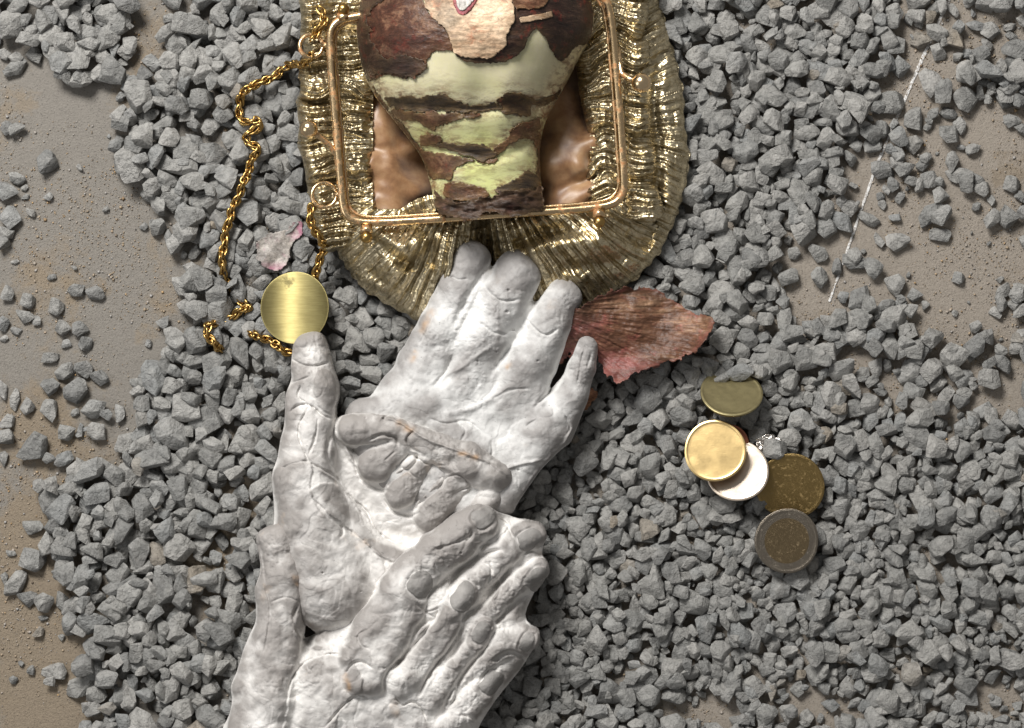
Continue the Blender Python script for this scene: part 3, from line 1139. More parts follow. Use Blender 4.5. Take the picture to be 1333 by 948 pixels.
k_.l(k_.ramp(k_.attr('tone'), [(0.0, (0.20, 0.16, 0.12)), (0.4, (0.36, 0.28, 0.19)), (0.75, (0.33, 0.32, 0.31)), (0.95, (0.44, 0.29, 0.14)), (1.0, (0.06, 0.05, 0.05))]), b_.inputs['Base Color'])
b_.inputs['Roughness'].default_value = 0.85
me = mesh_np("sand", Vg, np.zeros((0, 4), int), {"tone": np.repeat(rng.random(n_g), 6)}, smooth=False, tri=Tg)
set_props(link("sand", me, m_sand), "loose sand and grit drifted over the concrete between the stones", "sand", kind="stuff")

# ---------------------------------------------------------------- the purse
def hsh(i, seed=0):
    return _T[(seed + 7) % 64][(np.asarray(i).astype(int) * 7) & 255, (np.asarray(i).astype(int) * 13 + seed) & 255]


def pleat(ph, amp, seed=0, sharp=0.16):
    """irregular flat-topped pleats; ph counts pleats"""
    i = np.floor(ph)
    f = ph - i
    w = 0.30 + 0.6 * hsh(i, seed)           # share of the pleat taken by the valley
    a = (0.45 + 0.9 * hsh(i, seed + 1)) * amp
    up = sstep(f, 0.0, sharp) * (1 - sstep(f, 1 - w * 0.6 - sharp, 1 - w * 0.6))
    tilt = (hsh(i, seed + 2) - 0.5) * 2.6 * amp * (f - 0.5)
    return a * up + tilt


purse = empty("purse", P(640, 150, 30), "open gold pleated purse with rusty gold frame, chain strap and brown satin lining", "purse")

OUTER = [(850, -70), (858, 0), (872, 50), (886, 105), (893, 160), (896, 208), (890, 250), (878, 290), (860, 326), (835, 355), (800, 380), (760, 400), (700, 418), (620, 428), (552, 422), (522, 408), (498, 393),
         (474, 376), (452, 350), (434, 318), (418, 280), (408, 220), (404, 140), (410, 60), (430, 0), (450, -70)]
fo = Field(396, -72, 905, 436, 1.0)
sd = poly_sdf(fo.X, fo.Y, smooth_closed(OUTER))
ang = np.arctan2(fo.Y - 175, fo.X - 625)
rad = np.hypot(fo.Y - 175, fo.X - 625)
ph = ang / (2 * math.pi) * 84 + 0.45 * fbm(fo.X, fo.Y, 90, 2, 12) + 0.04 * vnoise(fo.X, fo.Y, 9, 15)
fo.F = sd + 1.3 * np.sin(ph * 6.28) * 0.8 + 2.2 * fbm(fo.X, fo.Y, 22, 2, 40)
hole = poly_sdf(fo.X, fo.Y, [(486, 20), (764, 20), (770, 270), (600, 272), (486, 272)])
fo.F = np.maximum(fo.F, -hole)
t = np.clip(-sd / 75, 0, 1)
h = 34 + 24 * np.sqrt(1 - (1 - t) ** 2)
h += 26 * np.exp(-((fo.Y - 296) / 36) ** 2) * sstep(fo.X, 430, 480) * (1 - sstep(fo.X, 790, 850))
h += 5.0 * fbm(fo.X, fo.Y, 60, 2, 41)
h += 20 * np.exp(-(((fo.X - 528) / 62) ** 2 + ((fo.Y - 346) / 34) ** 2)) + 20 * np.exp(-(((fo.X - 758) / 72) ** 2 + ((fo.Y - 338) / 30) ** 2))
h += pleat(ph, 5.6, 3, 0.07) * sstep(-sd, -4, 10)
h += pleat(ph * 2.3 + 0.25 * fbm(fo.X, fo.Y, 20, 2, 31), 1.7, 8, 0.12) - 1.2 * np.abs(fbm(fo.X, fo.Y, 9, 3, 37))
# crimps that cross the pleats
cr = (rad + 9 * hsh(np.floor(ph), 9) * 2) / 23.0
cf = cr - np.floor(cr)
h -= 1.2 * np.exp(-((cf - 0.5) / 0.07) ** 2) * (hsh(np.floor(ph) + 3 * np.floor(cr), 11) > 0.8)
h += 6 * np.sin(ang * 13 + 2.5 * fbm(fo.X, fo.Y, 120, 2, 44)) * sstep(-sd, -5, 30)
fo.H = h
for pts, w, dpt in [([(622, 285), (630, 320), (628, 360), (622, 430)], 18, 34), ([(600, 300), (596, 340)], 7, 9), ([(655, 300), (652, 335)], 8, 12), ([(470, 300), (500, 322), (532, 345), (548, 330)], 7, 12),
                    ([(545, 292), (562, 320), (560, 350)], 6, 9), ([(668, 318), (705, 304), (745, 298)], 9, 15), ([(720, 350), (780, 345), (822, 330)], 9, 9), ([(815, 300), (850, 320)], 8, 9), ([(862, 60), (850, 130), (858, 210), (850, 290)], 9, 12),
                    ([(480, 352), (505, 372)], 5, 6), ([(690, 345), (672, 310)], 7, 14)]:
    fo.groove(pts, w, dpt)
for pts, w, dpt in [([(486, 306), (505, 318), (530, 322), (552, 312)], 13, 14), ([(672, 345), (705, 325), (745, 316), (800, 318)], 15, 13), ([(575, 300), (580, 345), (566, 400)], 16, 12), ([(520, 345), (505, 370), (498, 385)], 10, 7), ([(720, 345), (760, 372)], 12, 8)]:
    fo.groove(pts, w, -dpt)
fo.build("outer_ruffle", M_LAME, purse, bottom=5.0)


def gather(name, poly, yb, xin, xout, seed, x0, x1):
    f = Field(x0, -40, x1, 340, 1.0)
    sd = poly_sdf(f.X, f.Y, smooth_closed(poly))
    f.F = sd + 1.3 * fbm(f.X, f.Y, 10, 2, seed + 4)
    across = np.clip((f.X - xin) / (xout - xin), 0, 1)      # 0 at the lining, 1 at the outer hem
    yw = f.Y + 8 * vnoise(f.X, f.Y * 0 + seed, 40, seed) + 5 * fbm(f.X, f.Y, 30, 2, seed + 1)
    h = np.full(f.X.shape, 52.0)
    for a, b in zip(yb[:-1], yb[1:]):
        tt = np.clip((yw - a) / (b - a), 0, 1)
        inb = (yw >= a) & (yw < b)
        top = 30 + 8 * float(hsh(int(a) + 50, seed))
        h = np.where(inb, 52 + top * np.maximum(np.sin(tt * math.pi), 0) ** 0.38 * (0.55 + 0.45 * across), h)
    ph = (yw + 3.0 * fbm(f.X * 0.6, f.Y, 30, 2, seed + 2) * (1.5 - across)) / 11.0 + 0.16 * fbm(f.X * 0.5, f.Y, 16, 2, seed + 7) * (1.3 - across)
    h += pleat(ph, 5.6, seed, 0.07) * (0.8 + 0.4 * across)
    h += (3.0 * fbm(f.X * 0.35, f.Y, 12, 3, seed + 9)) * (1.15 - 0.8 * across)
    h += pleat(ph * 2.37 + 0.3 * fbm(f.X, f.Y, 20, 2, seed), 2.0, seed + 5, 0.12)
    h -= 1.6 * np.abs(fbm(f.X, f.Y, 8, 3, seed + 13))
    xs = xin + (xout - xin) * 0.52 + 2 * vnoise(f.X, f.Y, 12, seed)
    h -= 2.4 * np.exp(-((f.X - xs - 8) / 2.0) ** 2)           # the seam beside the frame
    h -= 5 * np.exp(-((f.X - xs) / 12.0) ** 2)
    t = np.clip(-sd / 16, 0, 1)
    h = h - 26 * (1 - np.sqrt(1 - (1 - t) ** 2)) * np.where(across > 0.5, 1.0, 0.6)
    f.H = h
    return f.build(name, M_LAME, purse, bottom=5.0)


gather("side_gather", [(400, -40), (392, 40), (395, 66), (388, 88), (391, 112), (386, 136), (389, 162), (388, 190), (396, 214), (399, 240), (404, 262), (408, 296), (420, 326), (440, 326), (462, 312), (486, 300), (492, 285),
       (488, 250), (484, 200), (483, 150), (490, 100), (505, 40), (510, -40)], [-60, -12, 40, 93, 131, 190, 238, 345], 492, 388, 5, 380, 515)
gather("side_gather", [(842, -40), (844, 20), (838, 44), (846, 58), (845, 84), (836, 94), (843, 104), (846, 140), (846, 172), (838, 178), (852, 192), (853, 224), (846, 234), (858, 250), (860, 286), (815, 288), (772, 274),
       (762, 230), (770, 190), (757, 140), (752, 100), (748, 60), (745, -40)], [-60, 0, 46, 92, 133, 178, 231, 310], 752, 858, 23, 738, 868)

# gathered cloth that pokes up inside the frame, lower left
ff = Field(486, 246, 612, 312, 1.0)
sd = poly_sdf(ff.X, ff.Y, [(490, 300), (510, 281), (532, 264), (556, 254), (566, 253), (582, 268), (604, 290), (600, 308), (520, 308)])
ff.F = sd + 0.8 * fbm(ff.X, ff.Y, 8, 2, 3)
phx = (ff.X - 0.25 * (ff.Y - 250)) / 10.0
ff.H = 76 + 6 * fbm(ff.X, ff.Y, 30, 2, 14) + pleat(phx + 0.2 * vnoise(ff.X, ff.Y, 12, 2), 4.0, 30) + 4 * sstep(-sd, 0, 6)
ff.build("front_gather", M_LAME, purse, bottom=3.0)

# lining
fl = Field(466, 40, 790, 296, 1.25)
fl.F = poly_sdf(fl.X, fl.Y, [(470, 44), (786, 44), (786, 292), (470, 292)])
fl.H = 8 + 5 * fbm(fl.X, fl.Y, 30, 2, 50)
fl2 = fl.H
for pts in [[(490, 120, 38, 18), (496, 160, 46, 22), (502, 215, 50, 23), (506, 284, 50, 26)], [(735, 130, 34, 22), (742, 180, 44, 26), (728, 215, 46, 31)], [(762, 240, 40, 22), (742, 262, 44, 30), (715, 285, 40, 24)], [(552, 180, 4, 12), (560, 270, 6, 14)], [(716, 110, 40, 18), (712, 170, 30, 16)]]:
    for a, b in zip(pts[:-1], pts[1:]):
        d, t = seg_dist(fl.X, fl.Y, a[:2], b[:2])
        r = a[3] + (b[3] - a[3]) * t
        z = a[2] + (b[2] - a[2]) * t
        fl.H = smax(fl.H, np.where(d < r, z + 0.7 * np.sqrt(np.maximum(r * r - d * d, 0)), z - 1.2 * (d - r)), 5)
for (x1, y1, x2, y2, r_, z_) in [(482, 166, 534, 196, 11, 56), (482, 212, 538, 250, 12, 60), (486, 262, 534, 288, 10, 60), (710, 218, 774, 186, 13, 62), (706, 280, 776, 246, 13, 60), (722, 200, 750, 214, 20, 58)]:
    d, t = seg_dist(fl.X + 4 * vnoise(fl.X, fl.Y, 26, 4), fl.Y + 4 * vnoise(fl.X, fl.Y, 26, 6), (x1, y1), (x2, y2))
    fl.H = smax(fl.H, np.where(d < r_, z_ + 0.9 * np.sqrt(np.maximum(r_ * r_ - d * d, 0)) - 14 * t if x1 < 600 else z_ + 0.9 * np.sqrt(np.maximum(r_ * r_ - d * d, 0)) - 14 * (1 - t), z_ - 14 - 1.4 * (d - r_)), 3)
for pts, w, dp in [([(484, 190), (500, 196), (522, 188)], 4, 5), ([(486, 228), (505, 236), (530, 250)], 3, 4), ([(484, 248), (506, 254), (530, 268)], 3, 3), ([(500, 120), (512, 170), (520, 210)], 4, 4),
                   ([(720, 262), (738, 244), (760, 232)], 3, 6), ([(724, 276), (748, 252), (768, 244)], 2.5, 3), ([(704, 180), (716, 190), (722, 205)], 3, 4), ([(488, 160), (500, 152), (520, 160)], 3, 4), ([(484, 210), (506, 212), (526, 224)], 2.5, 4), ([(492, 262), (512, 272), (524, 284)], 2.5, 4), ([(700, 225), (722, 232), (748, 222)], 3, 5), ([(725, 150), (736, 170), (760, 176)], 3, 4), ([(712, 240), (716, 262), (726, 284)], 2.5, 4)]:
    fl.groove(pts, w, dp)
fl.H += 1.0 * fbm(fl.X, fl.Y, 34, 2, 51)
fl.H = blur(fl.H, 3)
fl.build("satin_lining", M_SATIN, purse, bottom=2.0)

# frame
FRZ = 104
fr = [(600, -10), (545, 8), (495, 17), (462, 22), (442, 27), (431, 40), (430, 62), (434, 120), (439, 180), (444, 240), (447, 268), (453, 281), (468, 288), (500, 289), (570, 285), (640, 280), (715, 275), (765, 271),
      (795, 266), (808, 256), (812, 240), (810, 200), (805, 130), (799, 62), (794, 20), (788, 0), (774, -14), (740, -20), (670, -18)]
frs = smooth_path(fr + [fr[0]], 5)[:-1]
link("frame", tube_mesh("frame", [P(x, y, FRZ + 2 * math.sin(i * 0.06)) for i, (x, y) in enumerate(frs)], 5.4 * S, 14, closed=True), M_FRAME, purse)
cxm, cym = 622, 140
frl = [(x + (cxm - x) * 0.035, y + (cym - y) * 0.045) for x, y in frs]
link("frame_lip", tube_mesh("frame_lip", [P(x, y, FRZ - 7) for x, y in frl], 2.2 * S, 8, closed=True), M_FRAME, purse)


def ball(name, x, y, z, r, mat, parent, seg=28):
    prof = [(r * S * math.sin(math.pi * i / 16) + 1e-7, -r * S * math.cos(math.pi * i / 16)) for i in range(17)]
    o = link(name, lathe_mesh(name, prof, seg), mat, None)
    o.parent = parent
    o.matrix_parent_inverse = Matrix.Translation(-parent.location) if parent.type == 'EMPTY' else Matrix.Identity(4)
    o.location = P(x, y, z)
    return o


M_BALL = mat_metal("pale_gold_ball", (0.90, 0.68, 0.42), 0.2, 0.1, (0.4, 0.2, 0.08), 9, 0.1)
b1 = ball("clasp_ball", 402, 168, 122, 11.5, M_BALL, purse)
link("clasp_arm", tube_mesh("clasp_arm", [P(*q) for q in [(408, 172, 118), (418, 180, 112), (430, 190, 108), (438, 202, 104), (440, 222, 102)]], [3.2 * S, 3.4 * S, 3.4 * S, 3.6 * S, 3 * S], 8), M_FRAME, purse)
b2 = ball("clasp_ball", 835, 108, 122, 12.5, M_BALL, purse)
link("clasp_arm", tube_mesh("clasp_arm", [P(*q) for q in [(828, 106, 118), (818, 102, 112), (809, 96, 106), (806, 80, 103), (805, 62, 102)]], [3.4 * S, 3.6 * S, 3.8 * S, 3.8 * S, 3 * S], 8), M_FRAME, purse)
link("clasp_arm", tube_mesh("clasp_arm", [P(*q) for q in [(488, 118, 92), (490, 124, 92), (494, 130, 88)]], 2.5 * S, 8), M_FRAME, purse)
for (x, y, dy) in [(477, 309, -10), (780, 289, -11), (447, 12, 10)]:
    ball("foot_stud", x, y, 110, 7.6, M_GOLD, purse)
    link("stud_collar", tube_mesh("stud_collar", [P(x, y + dy * 0.55, 109), P(x, y + dy * 1.3, 106)], 7.8 * S, 14), M_FRAME, purse)


def ring(name, x, y, z, R, r, tx, ty, parent, mat):
    pts = []
    for k in range(28):
        a = 2 * math.pi * k / 28
        dx, dy = R * math.cos(a), R * math.sin(a)
        pts.append(P(x + dx, y + dy, z + dx * tx + dy * ty))
    return link(name, tube_mesh(name, pts, r * S, 8, closed=True), mat, parent)


ring("strap_ring", 405, 60, 100, 15, 2.7, -0.2, 0.1, purse, M_FRAME)
ring("strap_ring", 422, 254, 102, 16, 2.6, -0.2, 0.1, purse, M_FRAME)
for (x, y) in [(425, 58), (441, 252)]:
    link("ring_lug", tube_mesh("ring_lug", [P(x - 6, y, 99), P(x + 1, y + 1, 101), P(x + 8, y + 2, 98)], 3.6 * S, 8), M_FRAME, purse)

# chain strap: twisted oval links
def chain_run(pts3, parent):
    pts = [P(*q) for q in smooth_path(pts3, 8)]
    L = [0.0]
    for a, b in zip(pts[:-1], pts[1:]):
        L.append(L[-1] + (b - a).length)
    stepl = 5.6 * S
    n = int(L[-1] / stepl)
    for k in range(n + 1):
        s_ = k * stepl
        i = max(0, min(len(pts) - 2, int(np.searchsorted(L, s_)) - 1))
        t_ = (s_ - L[i]) / max(1e-9, L[i + 1] - L[i])
        p = pts[i].lerp(pts[i + 1], t_)
        d = (pts[i + 1] - pts[i]).normalized()
        q = d.to_track_quat('X', 'Z').to_matrix().to_4x4()
        roll = Matrix.Rotation(k * math.radians(62) + random.uniform(-0.25, 0.25), 4, 'X')
        yaw = Matrix.Rotation(math.radians(24) + random.uniform(-0.1, 0.1), 4, 'Z')
        o = bpy.data.objects.new("link", LINK)
        COL.objects.link(o)
        o.parent = parent
        o.matrix_parent_inverse = Matrix.Translation(-purse.location)
        o.matrix_basis = Matrix.Translation(p) @ q @ roll @ yaw


lp = []
for k in range(14):
    a = 2 * math.pi * k / 14
    lp.append(Vector((7.9 * S * math.cos(a), 4.3 * S * math.sin(a), 0.9 * S * math.sin(2 * a))))
LINK = tube_mesh("link", lp, 1.65 * S, 6, closed=True)
LINK.materials.append(M_GOLD)
chain = bpy.data.objects.new("chain", None)
COL.objects.link(chain)
chain.parent = purse


def gz(x, y, up=4):
    return hm_at(x, y, 7, 95) + up


run1 = [(405, 60, 100), (398, 74, 96), (386, 82, 90)]
run1 = [(418, 14, 98), (421, 30, 104), (410, 44, 103), (405, 50, 104)]
run2 = [(404, 74, 101), (392, 84, 78)] + [(x, y, gz(x, y)) for x, y in [(378, 84), (360, 97), (342, 107), (324, 114), (314, 126), (311, 144), (318, 158), (334, 158), (338, 166), (324, 172), (322, 182), (334, 194), (326, 215), (317, 240),
        (306, 265), (297, 290), (292, 315), (289, 345)]] + [(291, 356, 18), (300, 376, 14), (314, 392, 16), (322, 402, 20)]
run3 = [(318, 404, 20)] + [(x, y, gz(x, y, 3)) for x, y in [(324, 400), (308, 408)]] + [(300, 414, 18), (284, 420, 20)] + [(x, y, gz(x, y, 3)) for x, y in [(272, 424), (271, 436), (280, 449)]] + [(291, 458, 14)]
run4 = [(322, 433, 20)] + [(x, y, gz(x, y, 3)) for x, y in [(334, 437), (350, 443), (364, 452)]] + [(378, 460, 34), (388, 458, 30)]
run5 = [(410, 368, 36), (412, 352, 46), (417, 336, 52), (424, 322, 60), (418, 314, 88), (410, 300, 98), (404, 286, 100), (404, 274, 100), (410, 266, 102)]
for r_ in (run1, run2, run3, run4, run5):
    chain_run(r_, chain)

# ---------------------------------------------------------------- the bulb
bulb = empty("flower_bulb", P(620, 130, 60), "large peeling brown and green flower bulb wedged upside down in the open gold purse", "bulb")
BT = [(-70, 500, 735), (-20, 476, 762), (0, 470, 770), (25, 464, 775), (50, 464, 770), (68, 467, 758), (85, 470, 748), (107, 477, 738), (132, 492, 723), (158, 514, 709), (187, 537, 703), (206, 551, 702), (245, 562, 705), (270, 566, 708), (290, 570, 712)]
fb = Field(440, -66, 800, 288, 1.25)
by = np.array([q[0] for q in BT])
lft = np.interp(fb.Y, by, [q[1] for q in BT])
rgt = np.interp(fb.Y, by, [q[2] for q in BT])
lft = blur(lft, 8)
rgt = blur(rgt, 8)
cx_, hw = (lft + rgt) / 2, (rgt - lft) / 2
ss = np.clip(np.abs(fb.X - cx_) / hw, 0, 1)
fb.F = np.maximum(np.abs(fb.X - cx_) - hw, np.maximum(fb.Y - 271, -62 - fb.Y))
zc = 84.0
hh = 0.82 * hw * (0.55 + 0.45 * sstep(fb.Y, -140, 0))
fb.H = zc + hh * np.maximum(1 - ss ** 2.05, 0) ** (1 / 2.0)
fb.C[:] = zc
fb.H += 1.5 * fbm(fb.X, fb.Y, 50, 2, 61) * (1 - ss ** 6)
for pts, w, dp in [([(505, 134), (560, 140), (640, 142), (725, 125)], 7, 3.0), ([(545, 196), (600, 198), (650, 206), (700, 180)], 6, 3.0), ([(530, 160), (600, 160), (690, 152)], 14, -2.5), ([(560, 225), (620, 222), (690, 205)], 12, -2)]:
    fb.groove(pts, w, dp)
fb.H -= 3.5 * np.maximum(0, np.sin((fb.X - cx_) / hw * 5 + 0.6)) ** 3 * sstep(fb.Y, 40, 120) * (1 - sstep(fb.Y, 150, 210))
green = sstep(fb.Y, 120, 190) * (0.9 - 0.5 * ss ** 2)
green = np.clip(green + 0.25 * fbm(fb.X, fb.Y, 40, 3, 63), 0, 1)
stain_shade = np.clip(0.25 * sstep(fb.Y, 100, 130) - 0.2 * sstep(fb.Y, 160, 185) + 0.85 * sstep(ss, 0.72, 0.95), 0.03, 1)  # stains, plus flanks browned as skin and painted darker to shade the rounding
STAINS = []

SK_DARK = mat_skin("dark_bulb_skin", (0.010, 0.005, 0.004), (0.032, 0.015, 0.011), (0.10, 0.055, 0.035), (1, 3, 1), 0.42)
SK_BROWN = mat_skin("red_brown_bulb_skin", (0.022, 0.009, 0.006), (0.085, 0.034, 0.020), (0.30, 0.17, 0.10), (1, 2.0, 1), 0.36, 2.6, (0.16, 0.025, 0.015), 0.6)
SK_CREAM = mat_skin("cream_papery_skin", (0.38, 0.23, 0.13), (0.58, 0.42, 0.28), (0.72, 0.57, 0.41), (0.5, 1.2, 1), 0.6, 2.5, (0.50, 0.17, 0.08), 0.55)
SK_PINK = mat_skin("magenta_skin_edge", (0.22, 0.03, 0.05), (0.40, 0.08, 0.11), (0.55, 0.25, 0.25), (1, 1, 1), 0.5)
SK_WHITE = mat_skin("white_inner_skin", (0.55, 0.52, 0.47), (0.72, 0.70, 0.66), (0.80, 0.78, 0.74), (3, 1, 1), 0.5, 2.0, (0.6, 0.3, 0.3), 0.1)
SK_BLACK = mat_skin("charred_bulb_skin", (0.008, 0.007, 0.008), (0.022, 0.018, 0.018), (0.07, 0.05, 0.045), (1, 4, 1), 0.5, 3.0, (0.08, 0.03, 0.02), 0.3)


def patch(name, poly, base, off, mat, parent, rag=1.6, wr=0.8, thick=0.7, curl=0.9, label=None, step=1.25, flow=None, seed=0, smooth=True, edge_drop=0.0):
    if base is fb and min(q[1] for q in poly) > 60:
        STAINS.append(poly)
    xs = [q[0] for q in poly]
    ys = [q[1] for q in poly]
    f = Field(min(xs) - 4, min(ys) - 4, max(xs) + 4, max(ys) + 4, step)
    pp = smooth_closed(poly, 3) if smooth else poly
    sd = poly_sdf(f.X, f.Y, pp) + rag * (0.8 * fbm(f.X, f.Y, 7, 3, 70 + seed % 40, 0.7) + 0.9 * fbm(f.X, f.Y * 2, 26, 2, 75 + seed % 40))
    f.F = np.maximum(sd, base.at(f.X, f.Y, base.F) + 0.2)
    b = base.at(f.X, f.Y)
    e = np.exp(-np.maximum(-sd, 0) / 4.0)
    f.H = b + off + wr * fbm(f.X * 0.6, f.Y * 1.5, 14, 4, 80 + seed % 20) + wr * 0.5 + curl * e * (0.6 + vnoise(f.X, f.Y, 13, seed + 3)) - edge_drop * e
    o = f.build(name, mat, parent, bottom=thick, tone={"tone": np.clip(np.exp(-np.maximum(-sd, 0) / 7.5), 0, 1) * (1.0 if base is fb and min(ys) > 60 else 0.35)})
    if label:
        o["label"] = label
    return o


DK = [(440, -60), (560, -60), (553, -10), (552, 2), (558, 16), (570, 26), (583, 42), (590, 66), (576, 66), (563, 70), (556, 80), (552, 92), (538, 101), (518, 100), (500, 97), (484, 103), (470, 100), (450, 80), (440, 30)]
patch("dry_skin", DK, fb, 1.5, SK_BROWN, bulb, label="red brown skin hugging the bulb's left shoulder", seed=1)
patch("dry_skin", [(440, -60), (492, -60), (500, -10), (480, 20), (486, 55), (500, 80), (520, 70), (548, 78), (554, 84), (540, 101), (516, 100), (498, 96), (482, 104), (468, 102), (440, 60)], fb, 3.0, SK_DARK, bulb, seed=2, rag=3)
patch("dry_skin", [(660, -60), (800, -60), (800, 55), (768, 58), (748, 62), (738, 74), (727, 78), (717, 62), (708, 46), (698, 38), (688, 48), (678, 68), (664, 79), (640, 82), (610, 80), (594, 72), (588, 60), (620, 66), (645, 60), (660, 40), (664, 0)], fb, 1.5, SK_DARK, bulb,
      label="dark brown skin hugging the bulb's right shoulder", seed=3)
patch("dry_skin", [(548, -60), (668, -60), (664, -10), (669, 12), (668, 30), (662, 44), (657, 60), (646, 72), (628, 76), (606, 74), (592, 68), (586, 50), (580, 38), (566, 26), (556, 14), (551, 2), (552, -12)], fb, 3.6, SK_CREAM, bulb,
      label="cream papery skin on the bulb's top centre", seed=4, wr=1.3)
patch("dry_skin", [(666, -40), (722, -40), (714, 2), (696, 12), (684, 11), (668, 8)], fb, 3.2, SK_BROWN, bulb, seed=5)
patch("skin_tear", [(586, -50), (632, -50), (624, -8), (616, 8), (604, 19), (596, 17), (591, 6), (589, -10)], fb, 5.0, SK_PINK, bulb, rag=0.6, wr=0.3, curl=0.6, seed=6, label="magenta rim of the torn hole in the cream skin")
patch("skin_tear", [(590, -50), (628, -50), (620, -8), (612, 6), (603, 14), (597, 12), (594, 2), (593, -10)], fb, 6.2, SK_WHITE, bulb, rag=0.5, wr=0.3, curl=0.2, seed=7, label="white layer showing in the torn hole")
patch("skin_strip", [(676, 23), (718, 15), (720, 22), (678, 30)], fb, 3.4, SK_CREAM, bulb, rag=0.6, wr=0.3, curl=0.3, smooth=False, label="pale narrow strip on the dark skin")
patch("dry_skin", [(498, 127), (520, 124), (545, 127), (575, 122), (590, 131), (622, 136), (648, 134), (650, 142), (620, 147), (585, 143), (548, 145), (516, 141)], fb, 1.6, SK_BLACK, bulb, seed=8, rag=2.6)
patch("dry_skin", [(644, 136), (652, 128), (664, 121), (674, 122), (688, 128), (706, 130), (730, 117), (728, 128), (706, 138), (694, 140), (690, 152), (672, 150), (652, 148)], fb, 1.6, SK_DARK, bulb, seed=9, rag=2.2)
patch("dry_skin", [(508, 143), (540, 146), (580, 146), (622, 148), (618, 153), (598, 154), (582, 162), (568, 172), (552, 168), (540, 158), (520, 154)], fb, 1.0, SK_BROWN, bulb, seed=10, rag=3)
patch("dry_skin", [(484, 112), (496, 124), (508, 144), (524, 160), (538, 182), (548, 196), (556, 214), (560, 236), (554, 240), (540, 212), (524, 184), (504, 158), (490, 130)], fb, 1.2, SK_DARK, bulb, seed=11, rag=2.0)
patch("dry_skin", [(556, 172), (572, 178), (574, 186), (560, 190), (548, 190), (544, 182)], fb, 1.2, SK_BROWN, bulb, seed=19, rag=2.0)
patch("dry_skin", [(546, 196), (560, 198), (580, 198), (600, 204), (620, 208), (648, 207), (640, 212), (612, 212), (594, 220), (584, 234), (572, 230), (562, 234), (554, 222)], fb, 1.2, SK_BROWN, bulb, seed=12, rag=2.2)
patch("dry_skin", [(568, 188), (585, 187), (604, 190), (622, 188), (636, 193), (648, 200), (640, 206), (622, 208), (604, 202), (588, 196), (572, 193)], fb, 2.6, SK_BLACK, bulb, seed=13, rag=2.0)
patch("dry_skin", [(640, 196), (656, 182), (668, 166), (684, 160), (706, 152), (704, 176), (702, 196), (692, 182), (676, 180), (662, 190), (650, 202)], fb, 1.2, SK_BROWN, bulb, seed=14, rag=2.4)
patch("dry_skin", [(696, 182), (706, 180), (706, 216), (704, 240), (698, 232), (700, 206)], fb, 1.4, SK_DARK, bulb, seed=15, rag=1.5)
patch("dry_skin", [(642, 246), (660, 238), (674, 230), (686, 222), (696, 226), (704, 236), (704, 252), (680, 252), (656, 250)], fb, 2.2, SK_BLACK, bulb, seed=16, rag=1.8)
patch("dry_skin", [(578, 240), (592, 236), (612, 240), (632, 248), (636, 258), (600, 262), (580, 256)], fb, 2.0, SK_BROWN, bulb, seed=17, rag=1.5, label="tan inner skin at the bulb's base")
fbb = Field(540, 230, 730, 292, 1.25)   # wider base for the skirt that flares past the neck
for pl_ in STAINS:
    stain_shade = np.maximum(stain_shade, 0.95 * np.exp(-np.maximum(poly_sdf(fb.X, fb.Y, pl_), 0) / 12.0))
bowl = fb.build("bulb_flesh", M_FLESH, bulb, tone={"tone": green, "stain_shade": stain_shade, "burn": sstep(fb.Y, 252, 264)})
fbb.F = poly_sdf(fbb.X, fbb.Y, [(545, 230), (725, 230), (725, 292), (545, 292)])
fbb.H = smax(fb.at(fbb.X, np.minimum(fbb.Y, 268)) + 1, 96 + 0 * fbb.X, 8) + 3 + 5 * np.abs(fbm(fbb.X, fbb.Y * 2.5, 34, 4, 90)) + 0.25 * (fbb.Y - 250)
patch("base_skirt", [(564, 246), (572, 252), (584, 262), (600, 264), (618, 259), (636, 258), (652, 250), (676, 248), (694, 250), (703, 246), (708, 256), (710, 268), (715, 275), (692, 276), (668, 284), (640, 279), (612, 287), (588, 281), (572, 276), (566, 260)], fbb, 2.0,
      mat_skin("wrinkled_base_skin", (0.012, 0.007, 0.005), (0.045, 0.024, 0.017), (0.14, 0.08, 0.055), (1, 4, 1), 0.5, 4.0, (0.1, 0.03, 0.03), 0.4), bulb, rag=3.0, wr=5.0, curl=3.0, thick=2.0, seed=18, label="crumpled dark skin round the bulb's cut base")

# ---------------------------------------------------------------- plaster hands

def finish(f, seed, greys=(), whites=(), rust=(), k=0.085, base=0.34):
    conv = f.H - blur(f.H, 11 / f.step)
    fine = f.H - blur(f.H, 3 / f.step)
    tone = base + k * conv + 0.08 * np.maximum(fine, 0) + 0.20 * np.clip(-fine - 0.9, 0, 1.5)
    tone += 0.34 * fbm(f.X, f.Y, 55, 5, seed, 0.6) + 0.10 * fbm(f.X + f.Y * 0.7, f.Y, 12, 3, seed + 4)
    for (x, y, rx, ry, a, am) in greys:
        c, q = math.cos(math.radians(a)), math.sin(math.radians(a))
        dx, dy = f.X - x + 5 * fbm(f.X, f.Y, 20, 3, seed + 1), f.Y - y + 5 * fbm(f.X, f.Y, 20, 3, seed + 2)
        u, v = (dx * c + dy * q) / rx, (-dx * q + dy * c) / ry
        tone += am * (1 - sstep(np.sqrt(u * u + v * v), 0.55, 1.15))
    for (x, y, r) in whites:
        tone -= 0.45 * np.exp(-((f.X - x) ** 2 + (f.Y - y) ** 2) / (r * r))
    rs = np.zeros(f.X.shape)
    for (x1, y1, x2, y2, w) in rust:
        d, t = seg_dist(f.X, f.Y, (x1, y1), (x2, y2))
        rs = np.maximum(rs, 0.6 * np.exp(-(d / w) ** 2) * (0.6 + 0.6 * vnoise(f.X, f.Y, 5, 9)))
    return {"tone": np.clip(tone, 0, 1), "rust": np.clip(rs, 0, 1)}


